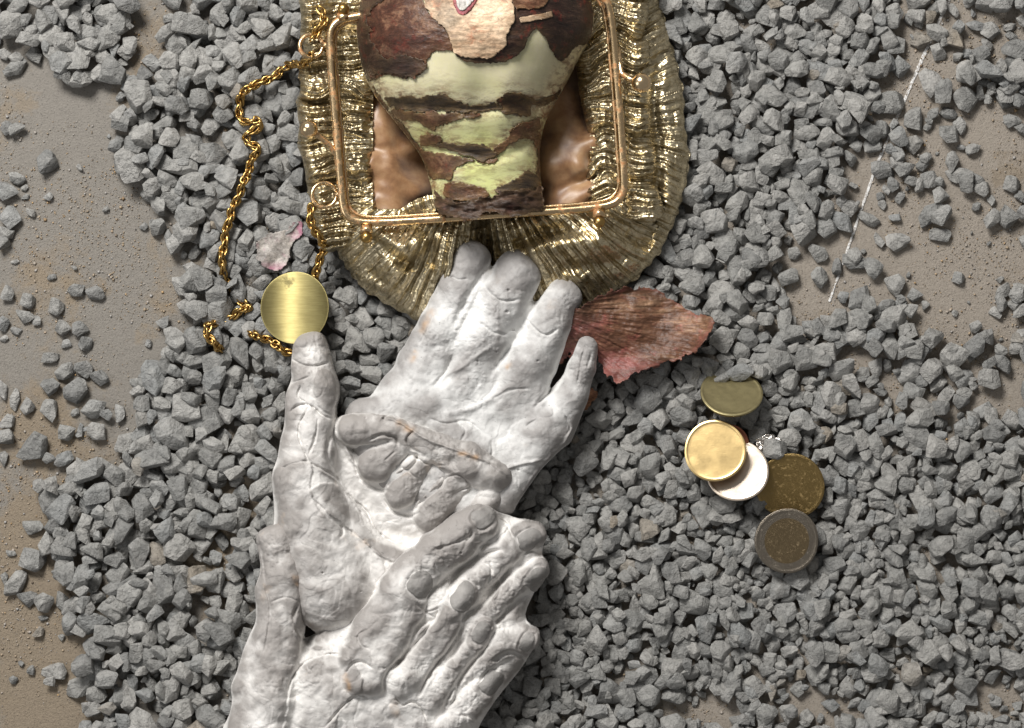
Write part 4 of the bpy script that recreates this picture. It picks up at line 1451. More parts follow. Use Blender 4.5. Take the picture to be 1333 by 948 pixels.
def surface_life(f, seed, amp=1.0):
    f.H += amp * (1.3 * fbm(f.X, f.Y, 34, 3, seed) + 0.6 * fbm(f.X, f.Y, 9, 3, seed + 5))
    wx = f.X + 8 * vnoise(f.X, f.Y, 30, seed + 2)
    f.H += amp * 2.6 * (np.minimum(np.abs(fbm(wx, f.Y, 38, 3, seed + 11)), 0.35) - 0.2)
    f.H += amp * 1.3 * fbm(f.X, f.Y, 17, 2, seed + 19)
    f.H -= amp * 0.7 * np.exp(-(fbm(wx, f.Y * 0.8, 55, 3, seed + 21) / 0.035) ** 2) * sstep(vnoise(f.X, f.Y, 50, seed + 22), 0.0, 0.4)
    cr = sstep(fbm(f.X, f.Y, 60, 2, seed + 14), 0.1, 0.6)
    f.H += amp * cr * 1.1 * np.abs(fbm(f.X, f.Y, 6, 3, seed + 15))
    # thin shell edges: stepped flakes where casts met
    q = fbm(f.X + 9 * vnoise(f.X, f.Y, 20, seed), f.Y, 46, 2, seed + 9)
    f.H += 0.6 * amp * (sstep(q, 0.10, 0.14) + sstep(q, -0.42, -0.38) - 1)


def pits(f, pts):
    for (x, y, r) in pts:
        f.bump(x, y, r, r * 0.8, 0, -2.6, 2.0)


def nail(f, x, y, L, W, ang, parent, lift=1.2):
    """fingernail: long axis L at angle ang (deg, picture axes, pointing to the tip)"""
    c, q = math.cos(math.radians(ang)), math.sin(math.radians(ang))
    g = Field(x - L, y - L, x + L, y + L, 0.8)
    u = ((g.X - x) * c + (g.Y - y) * q) / (L / 2)
    v = (-(g.X - x) * q + (g.Y - y) * c) / (W / 2)
    v = v / (1 - 0.16 * u)
    r = (np.abs(u) ** 2.8 + np.abs(v) ** 2.8) ** (1 / 2.8)
    g.F = (r - 1) * min(L, W) / 2 + 1.5 * fbm(g.X, g.Y, 9, 2, int(x) % 40) + 0.5
    sm = blur(f.H, 4 / f.step)
    g.H = f.at(g.X, g.Y, sm) * 0.5 + f.at(g.X, g.Y) * 0.5 + lift + 1.6 * (1 - r ** 2) * 0.6 + 0.3 * u
    g.H = np.maximum(g.H, f.at(g.X, g.Y) + 0.4)
    tn = np.clip(0.82 + 0.2 * fbm(g.X, g.Y, 14, 3, int(x) % 30), 0, 1)
    return g.build("fingernail", M_NAIL, parent, bottom=1.5, tone={"tone": tn, "rust": np.zeros(tn.shape)})


def nail_bed(f, x, y, L, W, ang):
    """groove and raised cuticle round a nail, cut before the mesh is built"""
    c, q = math.cos(math.radians(ang)), math.sin(math.radians(ang))
    u = ((f.X - x) * c + (f.Y - y) * q) / (L / 2)
    v = (-(f.X - x) * q + (f.Y - y) * c) / (W / 2)
    r = (np.abs(u) ** 2.8 + np.abs(v) ** 2.8) ** (1 / 2.8)
    f.H -= 1.6 * np.exp(-((r - 1.06) / 0.12) ** 2)
    f.H += 1.3 * np.exp(-((r - 1.36) / 0.17) ** 2) * (0.4 + 0.6 * sstep(-u, -0.6, 0.6))
    f.H -= 1.6 * (1 - sstep(r, 0.9, 1.1))


# ---- open palm, the upper cast
A = Field(440, 300, 790, 690, 1.0)
A.C[:] = 58
A.warp, A.gk = 3.0, 1.1
A.slab([(596, 352), (580, 372), (562, 405), (545, 450), (520, 490), (492, 513), (455, 526), (450, 570), (500, 640), (600, 680), (660, 672), (676, 652), (704, 612), (736, 576), (744, 545), (716, 512), (728, 470), (737, 430), (716, 405), (694, 392), (664, 362), (634, 345), (618, 350)], 56, 85, 22)
A.limb([(611, 337, 66, 27), (598, 378, 64, 29), (577, 425, 60, 33), (549, 478, 52, 34), (515, 530, 44, 32)], 9)
A.limb([(673, 356, 68, 31), (653, 392, 66, 35), (627, 440, 63, 36), (598, 500, 54, 35)], 9)
A.limb([(732, 386, 66, 24), (714, 420, 66, 29), (691, 470, 62, 34), (658, 530, 54, 34)], 9)
A.limb([(764, 450, 72, 12.5), (755, 482, 68, 18), (743, 516, 62, 24), (716, 554, 56, 32), (690, 580, 50, 32)], 7, 4)
for (x, y, rx, ry, a, h) in [(556, 524, 26, 18, -10, 8), (588, 566, 24, 17, 10, 9), (620, 588, 26, 17, 10, 7), (600, 540, 30, 12, 30, -6), (540, 560, 30, 12, 20, -4), (655, 560, 26, 40, 40, -7), (700, 560, 24, 20, -40, 5),
                             (640, 505, 18, 46, 35, -4), (585, 475, 9, 34, 38, -4), (700, 365, 4, 6, 0, 3), (720, 448, 14, 10, -30, 4), (668, 350, 20, 26, 25, 3), (610, 338, 18, 22, 20, 2), (650, 415, 18, 18, 25, 3), (732, 375, 12, 14, 20, 3)]:
    A.bump(x, y, rx, ry, a, h)
for pts, w, d in [([(630, 372), (640, 384), (656, 392), (676, 390)], 1.6, 3.2), ([(586, 358), (596, 364), (608, 363)], 1.4, 2.2), ([(686, 416), (698, 430), (712, 436), (726, 428)], 1.6, 3.0), ([(640, 338), (624, 362), (606, 392), (590, 424)], 4.5, 4.5),
                  ([(700, 392), (682, 420), (664, 452), (640, 486)], 4.5, 5.5), ([(738, 470), (728, 500), (714, 512), (696, 530)], 3.0, 6), ([(624, 420), (640, 432), (660, 436)], 2, 2), ([(566, 500), (580, 484), (590, 462)], 2.5, 4),
                  ([(560, 545), (580, 552), (606, 548), (625, 560)], 2, 3), ([(600, 575), (606, 560), (592, 548)], 1.5, 2.4), ([(612, 602), (628, 600), (640, 592), (640, 576)], 1.8, 3), ([(735, 540), (742, 556), (738, 566)], 1.6, 3),
                  ([(762, 450), (756, 474), (752, 500)], 1.5, 2.2), ([(770, 458), (764, 480)], 1.5, 1.8), ([(700, 545), (684, 556)], 1.5, 2.0), ([(545, 450), (556, 430), (566, 405)], 1.5, 1.8), ([(640, 520), (664, 508), (690, 506)], 2, 2)]:
    A.groove(pts, w, d)
for pts, w, d in [([(672, 655), (700, 614), (734, 578), (744, 556)], 3.0, 4), ([(655, 612), (680, 604), (706, 600)], 2.5, 3), ([(560, 500), (600, 478), (640, 450)], 3, 2), ([(575, 540), (620, 530), (670, 500)], 5, 2.5)]:
    A.groove(pts, w, -d)
pits(A, [(588, 361, 1.8), (662, 378, 2.2), (660, 406, 2.6), (632, 398, 1.5), (646, 458, 1.6), (610, 318, 1.5), (595, 430, 2), (668, 430, 2), (690, 392, 1.8), (640, 600, 1.4), (675, 612, 1.6), (700, 470, 1.6), (622, 470, 1.5)])
surface_life(A, 10, 0.95)
tA = finish(A, 12, greys=[(610, 338, 22, 26, 20, 0.34), (670, 356, 24, 32, 25, 0.42), (646, 405, 22, 26, 25, 0.42), (724, 404, 16, 26, 20, 0.3), (598, 470, 20, 34, 35, 0.25), (556, 524, 26, 18, -10, 0.32), (588, 566, 24, 17, 10, 0.4), (620, 588, 26, 15, 10, 0.35),
                          (664, 510, 16, 34, 40, 0.22), (700, 555, 22, 24, 0, 0.3), (760, 480, 12, 34, 15, 0.35), (690, 440, 18, 34, 30, 0.2), (560, 545, 50, 16, 20, 0.2)],
            whites=[(625, 400, 14), (674, 440, 14), (600, 440, 16), (640, 545, 30), (540, 490, 24), (700, 610, 22), (575, 495, 16)], rust=[(562, 405, 550, 430, 4), (540, 460, 536, 468, 4), (660, 478, 664, 474, 3)], base=0.27)
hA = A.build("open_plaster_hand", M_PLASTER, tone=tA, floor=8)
hA.name = "plaster_hand"
set_props(hA, "white plaster hand cast with open palm up, its fingertips over the purse's lower ruffle", "plaster cast")

# ---- middle cast: upright thumb, wrist, and curled fingers pressed on the palm
B = Field(338, 415, 690, 860, 1.0)
B.C[:] = 62
B.warp, B.gk = 4.0, 1.15
B.slab([(446, 545), (520, 556), (600, 590), (662, 624), (655, 650), (630, 690), (560, 730), (505, 740), (460, 690), (430, 620)], 50, 72, 18)
B.slab([(362, 600), (357, 660), (364, 730), (395, 800), (440, 850), (500, 850), (560, 780), (600, 720), (560, 715), (500, 700), (460, 650), (425, 590)], 58, 98, 50)
B.limb([(402, 455, 70, 22), (407, 500, 76, 29), (402, 555, 78, 33), (398, 620, 78, 40), (408, 690, 72, 50), (430, 760, 66, 62)], 9)
B.limb([(457, 556, 84, 22), (508, 562, 86, 17), (556, 580, 86, 20), (606, 602, 84, 27), (642, 622, 76, 23)], 6)
B.limb([(516, 582, 80, 19), (490, 608, 76, 24)], 4)
B.limb([(548, 600, 80, 19), (522, 640, 76, 22)], 4)
B.limb([(592, 630, 78, 22), (562, 668, 74, 23)], 4)
B.limb([(634, 648, 74, 20), (606, 690, 72, 22)], 4)
for (x, y, rx, ry, a, h) in [(478, 660, 16, 40, -40, -10), (526, 700, 34, 14, 20, -12), (450, 556, 12, 12, 0, 3), (620, 610, 24, 14, 20, 5), (585, 600, 12, 8, 30, -5), (424, 508, 13, 30, -8, 5), (392, 520, 10, 26, 0, -4), (378, 640, 16, 46, 0, 4),
                             (440, 740, 40, 34, 30, -4), (420, 690, 26, 30, 0, 3), (395, 450, 12, 10, 0, 3), (640, 620, 16, 12, 0, 4), (474, 560, 8, 6, 0, 4), (505, 562, 10, 7, 20, 4)]:
    B.bump(x, y, rx, ry, a, h)
B.plate([(403, 640), (418, 630), (436, 630), (454, 646), (468, 665), (478, 688), (498, 701), (530, 714), (520, 731), (492, 722), (472, 703), (448, 684), (422, 664)], 4.0, 1.4)
B.plate([(412, 486), (426, 480), (436, 500), (436, 525), (428, 540), (416, 528), (408, 506)], 3.0, 1.4)
B.plate([(364, 622), (370, 608), (394, 600), (406, 606), (404, 640), (420, 668), (448, 690), (500, 730), (480, 800), (400, 800), (366, 720)], 2.6, 1.2)
for pts, w, d in [([(363, 624), (369, 609), (394, 601), (407, 605), (437, 622), (452, 643), (477, 666), (488, 688), (509, 705), (535, 713)], 1.7, 4.5), ([(377, 466), (392, 474), (409, 477), (428, 472)], 1.6, 4), ([(374, 500), (388, 496), (404, 490)], 1.4, 2.6),
                  ([(402, 530), (388, 560), (398, 592), (406, 604)], 1.5, 4), ([(414, 545), (410, 570), (402, 592)], 1.4, 3), ([(374, 540), (388, 528), (404, 528), (418, 540), (430, 545)], 1.6, 4), ([(392, 500), (388, 516), (398, 524)], 1.3, 3),
                  ([(444, 534), (438, 560), (450, 580), (470, 590)], 3, 7), ([(478, 574), (496, 566), (514, 570), (518, 580)], 2.2, 5), ([(512, 606), (528, 612), (540, 622)], 2.2, 4), ([(545, 590), (538, 606), (512, 624), (504, 636)], 3.0, 8),
                  ([(574, 612), (578, 628), (548, 654), (540, 664)], 3.0, 8), ([(622, 636), (612, 650), (590, 676), (584, 690)], 3.0, 8), ([(460, 592), (468, 620), (488, 636), (508, 640)], 3, 5), ([(500, 648), (510, 664), (532, 672), (545, 668)], 2.5, 5),
                  ([(540, 560), (530, 570), (534, 582), (548, 590)], 2, 5), ([(576, 624), (596, 618), (612, 632), (596, 640)], 1.8, 4), ([(444, 684), (446, 692), (443, 700)], 2.2, 4), ([(514, 588), (500, 600)], 1.5, 2),
                  ([(496, 548), (508, 540), (520, 548)], 1.6, 4), ([(536, 592), (556, 604), (580, 606)], 1.6, 3.5), ([(432, 560), (426, 590), (436, 615)], 3, 6), ([(570, 690), (592, 702), (600, 716)], 2, 5), ([(382, 690), (380, 720)], 2.5, 1.5)]:
    B.groove(pts, w, d)
for pts, w, d in [([(456, 534), (480, 536), (520, 550), (556, 572), (600, 588), (640, 604), (664, 622)], 2.2, 3.5), ([(448, 575), (456, 596), (470, 612)], 2.5, 4), ([(408, 606), (440, 628), (456, 650), (482, 676)], 2.0, 2.5)]:
    B.groove(pts, w, -d)
pits(B, [(420, 746, 1.6), (500, 748, 1.6), (470, 770, 1.2), (505, 575, 1.6), (476, 544, 1.5)])
surface_life(B, 20, 1.3)
tB = finish(B, 24, greys=[(456, 556, 24, 20, 0, 0.5), (500, 562, 26, 12, 15, 0.4), (545, 578, 26, 12, 25, 0.35), (600, 608, 34, 20, 20, 0.4), (645, 622, 20, 18, 0, 0.35), (490, 602, 24, 26, -40, 0.4), (525, 632, 22, 28, 35, 0.42), (566, 662, 24, 26, 35, 0.35),
                          (424, 508, 14, 30, -8, 0.45), (390, 450, 20, 14, 30, 0.1), (380, 660, 22, 60, 0, 0.2), (440, 655, 40, 12, 40, 0.6), (498, 712, 34, 10, 22, 0.65), (430, 750, 60, 80, 0, 0.22), (400, 700, 30, 60, 0, 0.15), (380, 560, 14, 40, 5, 0.12)],
            whites=[(470, 640, 20), (520, 690, 24), (440, 600, 14), (410, 455, 12), (395, 560, 16), (400, 800, 30)], rust=[(520, 552, 535, 560, 5), (600, 590, 620, 596, 4)], base=0.33)
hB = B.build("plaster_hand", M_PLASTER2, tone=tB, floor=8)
set_props(hB, "white plaster hand cast, thumb up against the brass disc, knuckles pressed on the palm", "plaster cast")

# ---- lowest cast: thumb at the left, back of hand and interlaced fingers with nails
C = Field(290, 640, 740, 985, 1.0)
C.C[:] = 72
C.warp, C.gk = 5.0, 1.15
NAILS = [(630, 674, 30, 27, -35), (690, 702, 34, 26, -28), (698, 753, 36, 23, -48), (686, 836, 26, 18, -62), (548, 760, 36, 32, -58), (603, 777, 42, 28, -62), (626, 824, 30, 22, -64), (640, 888, 34, 25, -55)]
C.slab([(430, 830), (480, 775), (540, 720), (600, 672), (650, 668), (700, 690), (706, 720), (700, 760), (684, 800), (696, 830), (684, 862), (645, 912), (622, 950), (616, 984), (440, 984), (420, 900)], 60, 92, 20)
C.slab([(388, 836), (412, 824), (434, 808), (482, 776), (540, 760), (596, 836), (600, 930), (580, 984), (300, 984), (322, 900), (360, 862)], 66, 112, 62)
C.limb([(470, 850, 96, 34), (520, 775, 106, 31), (575, 716, 106, 28), (622, 682, 100, 27)], 8)
C.limb([(560, 800, 92, 22), (628, 742, 92, 20), (662, 712, 90, 18), (692, 699, 86, 20)], 6)
C.limb([(600, 820, 88, 18), (655, 775, 88, 18), (682, 752, 86, 18), (700, 742, 84, 16)], 6)
C.limb([(600, 880, 86, 18), (650, 842, 84, 20), (686, 826, 80, 17)], 6)
C.limb([(575, 950, 82, 24), (612, 916, 84, 20), (642, 884, 80, 19)], 6)
C.limb([(478, 880, 100, 34), (512, 820, 106, 26), (548, 758, 110, 20)], 7)
C.limb([(520, 892, 98, 25), (560, 838, 104, 20), (585, 800, 108, 18), (604, 772, 108, 17)], 6)
C.limb([(562, 918, 92, 20), (594, 866, 98, 15), (628, 818, 100, 13)], 5)
C.limb([(364, 708, 90, 27), (368, 755, 92, 30), (360, 830, 88, 36), (345, 905, 84, 42), (338, 984, 84, 46)], 9)
for (x, y, rx, ry, a, h) in [(402, 828, 8, 22, 10, -30), (385, 812, 6, 14, 10, 6), (520, 882, 16, 16, 0, 8), (548, 886, 12, 10, 0, 4), (466, 876, 17, 17, 0, -5), (430, 900, 40, 36, 0, 5), (450, 855, 26, 14, -30, 4), (480, 812, 30, 18, -35, 4),
                             (606, 700, 30, 7, -40, -3), (650, 700, 14, 12, 0, 4), (664, 690, 10, 7, -30, 5), (590, 745, 18, 16, 0, -7), (640, 770, 16, 22, 40, -8), (560, 860, 12, 26, 32, -7), (610, 860, 10, 26, 32, -7), (650, 860, 14, 14, 0, -5),
                             (575, 930, 18, 14, 0, -7), (360, 900, 20, 30, 0, 4), (380, 930, 12, 50, 5, -8), (520, 940, 34, 20, -20, -8), (366, 706, 10, 18, 0, 3), (585, 728, 30, 8, -40, -3), (664, 735, 10, 10, 0, 4)]:
    C.bump(x, y, rx, ry, a, h)
C.plate([(378, 890), (396, 864), (428, 852), (452, 856), (470, 880), (468, 905), (440, 930), (430, 984), (370, 984), (372, 930)], 3.0, 1.5)
for pts, w, d in [([(372, 930), (378, 888), (396, 864), (428, 852), (452, 857)], 1.8, 4), ([(424, 946), (444, 922), (464, 906), (480, 908)], 1.8, 5), ([(448, 880), (460, 864), (472, 862), (484, 870)], 1.8, 4), ([(503, 905), (500, 885), (512, 866), (528, 858)], 2.6, 5),
                  ([(512, 905), (524, 918), (536, 914), (548, 922), (556, 940)], 1.5, 4), ([(566, 716), (600, 704), (616, 694)], 2.0, 3), ([(580, 772), (600, 742), (630, 722), (652, 716)], 4, 9), ([(588, 812), (624, 790), (650, 760), (668, 730)], 4.5, 10),
                  ([(575, 790), (562, 812), (530, 850), (510, 870)], 3.5, 8), ([(606, 812), (590, 836), (560, 876), (545, 905)], 3.5, 8), ([(636, 838), (616, 862), (590, 898), (575, 926)], 3.5, 8), ([(640, 816), (666, 790), (690, 772)], 4, 9), ([(640, 862), (664, 850), (684, 858)], 3.5, 7),
                  ([(628, 730), (640, 742), (634, 762), (650, 748), (656, 738)], 1.6, 4), ([(540, 784), (556, 796), (574, 790)], 1.5, 2.6), ([(552, 796), (566, 804)], 1.5, 2.2), ([(614, 690), (612, 700), (606, 704)], 2.4, 5), ([(648, 672), (660, 684), (668, 700)], 2.2, 5),
                  ([(676, 724), (690, 718), (702, 720)], 2, 3), ([(345, 760), (352, 800), (344, 850)], 2, 2.4), ([(352, 784), (372, 778), (392, 784)], 1.5, 1.6), ([(388, 786), (382, 806), (390, 826), (404, 838)], 2.4, 5), ([(456, 832), (448, 840), (458, 846)], 2, 3),
                  ([(600, 930), (616, 936), (624, 946)], 2, 4), ([(476, 820), (466, 828), (470, 840), (480, 845)], 1.6, 2.6), ([(592, 760), (584, 778)], 1.5, 2), ([(336, 700), (342, 730), (346, 760)], 1.8, 3)]:
    C.groove(pts, w, d)
for pts, w, d in [([(404, 838), (416, 828), (440, 808), (470, 788)], 3.0, 4), ([(620, 708), (640, 704), (654, 694), (662, 684)], 2.0, 4), ([(556, 814), (540, 834), (528, 856)], 4, 4), ([(380, 800), (386, 824), (400, 842), (424, 844)], 3, 4), ([(640, 748), (652, 760), (640, 784)], 2.0, 4)]:
    C.groove(pts, w, -d)
for n_ in NAILS:
    nail_bed(C, *n_)
pits(C, [(533, 826, 2.2), (608, 698, 3.0), (616, 716, 2.0), (600, 720, 1.6), (560, 700, 1.4), (420, 760, 1.4), (500, 870, 1.6)])
surface_life(C, 30, 1.3)
tC = finish(C, 35, greys=[(440, 850, 70, 40, -20, 0.12), (372, 720, 18, 30, 0, 0.2), (352, 800, 20, 70, 5, 0.3), (350, 860, 22, 50, 5, 0.2), (430, 900, 44, 50, 0, 0.22), (490, 812, 30, 16, -35, 0.4), (500, 790, 22, 12, -35, 0.3), (466, 876, 16, 16, 0, 0.1), (535, 865, 14, 14, 0, 0.3), (560, 720, 40, 18, -42, 0.1),
                          (545, 930, 50, 40, 0, 0.3), (520, 840, 20, 40, 30, 0.15), (655, 772, 12, 30, 40, 0.15), (655, 852, 20, 14, -30, 0.15), (590, 920, 26, 14, -40, 0.15)],
            whites=[(395, 825, 14), (420, 845, 16), (640, 708, 16), (590, 750, 16), (650, 790, 16), (640, 745, 12), (600, 850, 10), (560, 870, 12), (606, 940, 18), (335, 950, 18), (690, 815, 10), (522, 880, 14)],
            rust=[(385, 752, 388, 760, 4), (424, 806, 440, 800, 6), (450, 880, 454, 896, 4)], base=0.28, k=0.12)
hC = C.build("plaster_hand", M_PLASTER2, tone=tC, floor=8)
set_props(hC, "lowest white plaster cast, thumb at left, interlaced fingers with grey nails at right", "plaster cast")
for n_ in NAILS:
    nail(C, *n_, hC)

# ---------------------------------------------------------------- coins, disc, dried scales

def disc(name, x, y, z, r, thick, tilt, mats, label, cat, parent=None, rx=1.0, ry=1.0, rot=0.0, inner=None, seed=0, bend=0.0, flat_rim=False):
    """coin: raised rim, worn blank face, reeded edge. tilt = (about x, about y) degrees"""
    seg = 96
    rad = [0.0, 0.2, 0.4, 0.6, 0.7, 0.78, 0.86, 0.905, 0.925, 0.95, 0.985, 1.0]
    V, Q, T3 = [], [], []
    rr = random.Random(seed)

    def prof(q):
        if flat_rim:
            return 0.5 - 0.05 * max(0, q - 0.96) / 0.04
        return 0.5 if q < 0.9 else (0.5 + 0.09 * min(1, (q - 0.9) / 0.03) if q < 0.985 else 0.45)

    def z_of(px_, py_, q):
        return thick * prof(q) + 0.25 * float(vnoise(px_, py_, r * 0.45, seed + 3)) + bend * ((px_ / r) ** 2)
    for side in (1, -1):
        base = len(V)
        V.append((0, 0, side * thick * 0.5 + (0.25 * float(vnoise(0, 0, r * 0.45, seed + 3)))))
        for q in rad[1:]:
            for k in range(seg):
                a = 2 * math.pi * k / seg
                e = 1 + (0.012 * math.sin(3 * a + seed) if q > 0.9 else 0)
                X_, Y_ = q * r * e * math.cos(a) * rx, q * r * e * math.sin(a) * ry
                zz = z_of(X_, Y_, q)
                V.append((X_, Y_, zz if side > 0 else zz - 2 * thick * prof(q)))
        for k in range(seg):
            t_ = (base, base + 1 + k, base + 1 + (k + 1) % seg)
            T3.append(t_ if side > 0 else t_[::-1])
        for i in range(len(rad) - 2):
            for k in range(seg):
                a0 = base + 1 + i * seg + k
                a1 = base + 1 + i * seg + (k + 1) % seg
                qd = (a0, a0 + seg, a1 + seg, a1)
                Q.append(qd if side > 0 else qd[::-1])
    top = 1 + (len(rad) - 2) * seg
    bot = 1 + (len(rad) - 1) * seg + 1 + (len(rad) - 2) * seg
    for k in range(seg):
        Q.append((top + (k + 1) % seg, top + k, bot + k, bot + (k + 1) % seg))
    me = mesh_np(name, np.array(V) * S, Q, tri=T3)
    for m_ in mats:
        me.materials.append(m_)
    if inner is not None:
        co = np.array([v for v in V])
        for p_ in me.polygons:
            c = p_.center
            if math.hypot(c.x / S / rx, c.y / S / ry) < r * inner:
                p_.material_index = 1
    o = link(name, me)
    o.rotation_euler = Euler((math.radians(tilt[0]), math.radians(tilt[1]), math.radians(rot)))
    o.location = P(x, y, z)
    set_props(o, label, cat)
    return o


M_C1 = mat_metal("dull_brass_coin", (0.50, 0.43, 0.23), 0.40, 0.0, scale=4, bump=0.15)
M_C2 = mat_metal("bright_brass_coin", (0.82, 0.60, 0.28), 0.30, 0.0, scale=2, bump=0.08)
M_C3 = mat_metal("shiny_copper_coin", (0.80, 0.68, 0.56), 0.30, 0.0, scale=2, bump=0.08)
M_C4 = mat_metal("tarnished_brass_coin", (0.36, 0.25, 0.10), 0.34, 0.3, (0.30, 0.21, 0.09), 20, 0.6)
M_C5 = mat_metal("nickel_coin_ring", (0.30, 0.26, 0.21), 0.36, 0.2, (0.22, 0.19, 0.15), 20, 0.6)
M_C5I = mat_metal("brass_coin_centre", (0.28, 0.21, 0.12), 0.36, 0.3, (0.24, 0.18, 0.10), 20, 0.6)
M_COPPER = mat_metal("dull_copper_coin", (0.40, 0.16, 0.10), 0.4, 0.0, scale=6, bump=0.3)

disc("coin", 952, 512, COIN_TOP_Z + 10, 40, 3.4, (-44, 0), [M_C1], "dull brass coin tilted away, stones lying over its upper edge, topmost coin", "coin", seed=1)
def rest_z(x, y, r, tx, ty, pct=99.5):
    m_ = (GXX - x) ** 2 + (GYY - y) ** 2 < r * r
    pl_ = (y - GYY[m_]) * math.sin(math.radians(tx)) - (GXX[m_] - x) * math.sin(math.radians(ty))
    return float(np.percentile(HM[m_] - pl_, pct))


cz = rest_z(958, 613, 41, -15.2, -7, 97) + 2
disc("coin", 950, 598, cz + 2, 29, 3.5, (0, 4), [M_COPPER], "small copper coin nearly hidden under the bright gold coin", "coin", seed=6)
bpy.data.objects["coin.001"].location = P(946, 581, cz + 1)
disc("coin", 960, 613, cz + 7, 40, 3.4, (-15.2, -7), [M_C3], "shiny pale copper coin half under the bright gold coin", "coin", seed=3)
disc("coin", 931, 587, cz + 22, 39.5, 3.4, (-10, -7), [M_C2], "bright gold coin overlapping the shiny copper coin", "coin", seed=2)
cz2 = rest_z(1029, 635, 44, 12, -5, 98)
cz3 = max(cz2 + 10, rest_z(1024, 706, 43, 6, 3))
disc("coin", 1029, 633, cz2 + 1, 43, 3.6, (12, -5), [M_C4], "tarnished brass coin between the copper coin and the two-tone coin", "coin", rx=1.02, seed=4)
disc("coin", 1024, 704, cz3 + 2, 42, 3.6, (6, 3), [M_C5, M_C5I], "dark two-tone coin with nickel ring and brass centre, lowest coin", "coin", inner=0.70, rx=0.98, seed=5)

# scrap of foil round the stone beside the coins
M_FOIL = mat_metal("crumpled_foil", (0.85, 0.80, 0.74), 0.2, 0.0, scale=8, bump=0.8)
ffz = hm_at(1003, 580, 14, 92)
g_ = Field(980, 560, 1026, 604, 0.9)
g_.F = poly_sdf(g_.X, g_.Y, [(984, 572), (1000, 565), (1018, 573), (1023, 590), (1014, 598), (1000, 594), (988, 586)]) + 2 * fbm(g_.X, g_.Y, 7, 2, 3)
g_.H = ffz + 2 + 5 * np.abs(fbm(g_.X, g_.Y, 12, 3, 44))
set_props(g_.build("foil_scrap", M_FOIL, bottom=0.8), "crumpled scrap of silver foil under the stone between the coins", "foil scrap")

# brass disc by the thumb
disc("brass_disc", 386, 401, rest_z(386, 401, 46, -2, -10) + 1, 45.5, 3.0, (-2, -10), [M_BRASS], "oval brushed brass disc touching the tip of the upright plaster thumb", "disc", rx=0.99, ry=1.02, rot=0, seed=8, bend=11.0, flat_rim=True)

# dried bulb scale under the palm
SK_SCALE = mat_skin("dried_scale_skin", (0.045, 0.018, 0.010), (0.145, 0.068, 0.038), (0.36, 0.22, 0.13), (0.5, 2.6, 1), 0.42, 2.0, (0.36, 0.10, 0.09), 0.4, tonecol=(0.30, 0.10, 0.09), toneamt=0.75)


def scale_piece(name, poly, z, fz, label, cat, mat, rag=3.0, seed=0, cup=8.0, tonef=None):
    xs = [q[0] for q in poly]
    ys = [q[1] for q in poly]
    f = Field(min(xs) - 4, min(ys) - 4, max(xs) + 4, max(ys) + 4, 1.0)
    sd = poly_sdf(f.X, f.Y, smooth_closed(poly, 3))
    f.F = sd + rag * fbm(f.X, f.Y, 10, 3, seed, 0.65)
    f.H = z + fz(f.X, f.Y) + cup * np.exp(-np.maximum(-sd, 0) / 9.0) * (0.5 + 1.3 * vnoise(f.X, f.Y, 26, seed + 1)) + 1.2 * fbm(f.X, f.Y, 22, 4, seed + 3) + 0.5 * fbm(f.X, f.Y, 5, 2, seed + 6)
    tn = tonef(f.X, f.Y, sd) if tonef else 0 * f.X
    o = f.build(name, mat, bottom=1.2, tone={"tone": np.clip(tn, 0, 1)})
    return set_props(o, label, cat)


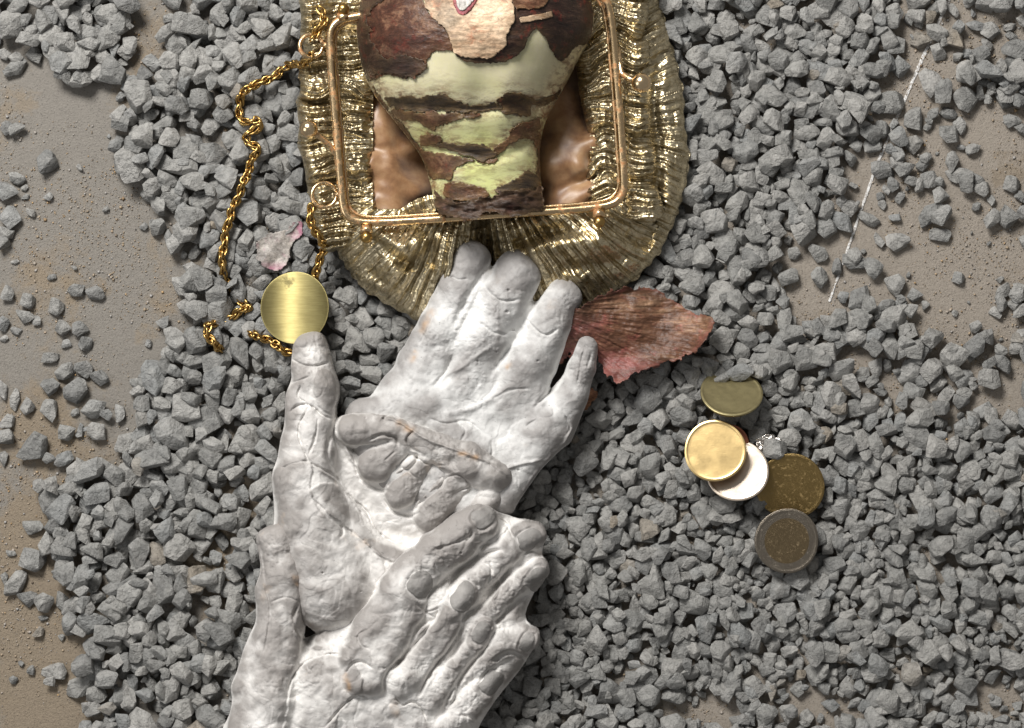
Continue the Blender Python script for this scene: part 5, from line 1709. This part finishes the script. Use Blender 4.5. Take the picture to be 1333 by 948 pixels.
def fz1(X, Y):
    th = np.arctan2(Y - 400, X - 700)
    return 26 * np.exp(-((Y - (418 + 0.12 * (X - 800))) / 42.0) ** 2) - 0.05 * (X - 820) + 1.1 * fbm(th * 150, np.hypot(X - 700, Y - 400) * 0.12, 4, 2, 5) + 5 * vnoise(X, Y, 45, 8) + 10 * sstep(Y + 0.3 * (X - 800), 455, 490) - 8 * np.exp(-(((X - 840) / 50) ** 2 + ((Y - 425) / 26) ** 2)) + 6 * np.exp(-((X - 905) / 20) ** 2)


scale_piece("dried_bulb_scale", [(722, 410), (748, 402), (772, 388), (800, 378), (830, 373), (858, 377), (880, 392), (900, 406), (926, 412), (923, 432), (910, 452), (888, 468), (862, 474), (842, 480), (826, 488), (812, 496), (800, 498), (788, 484), (776, 466), (764, 450), (744, 462), (728, 470), (722, 440)],
            44, fz1, "large dried brown and pink bulb scale lying right of the plaster fingers below the purse", "dried scale", SK_SCALE, 3.6, 7, 12.0,
            tonef=lambda X, Y, sd: sstep(Y + 0.45 * (800 - X) + 14 * fbm(X, Y, 26, 3, 9), 430, 476) + 0.35 * (sd > -4))
SK_OR = mat_skin("orange_flake_skin", (0.16, 0.07, 0.04), (0.36, 0.18, 0.10), (0.5, 0.32, 0.22), (1, 2, 1), 0.6)
scale_piece("dried_flake", [(742, 540), (750, 520), (768, 508), (778, 512), (772, 526), (758, 538), (748, 546)], 34, lambda X, Y: 0 * X, "small orange brown dried flake beside the palm's little finger", "dried flake", SK_OR, 2.0, 12, 4)
SK_PET = mat_skin("pale_violet_skin", (0.22, 0.19, 0.17), (0.34, 0.31, 0.28), (0.46, 0.42, 0.38), (1, 1.5, 1), 0.45, 3.0, (0.30, 0.10, 0.17), 0.5, tonecol=(0.32, 0.10, 0.17), toneamt=0.8)
scale_piece("dried_petal", [(334, 316), (346, 304), (366, 300), (384, 290), (394, 292), (394, 304), (384, 316), (378, 330), (374, 344), (362, 352), (348, 348), (336, 336)], hm_at(364, 322, 22, 97) - 2, lambda X, Y: 3 * np.sin(X * 0.16) * np.cos(Y * 0.12),
            "pale crumpled petal with magenta edge on the stones above the brass disc", "petal", SK_PET, 2.6, 15, 4,
            tonef=lambda X, Y, sd: sstep(X + 0.5 * (310 - Y) + 8 * fbm(X, Y, 12, 2, 3), 378, 392) + 0.8 * sstep(Y, 338, 350))
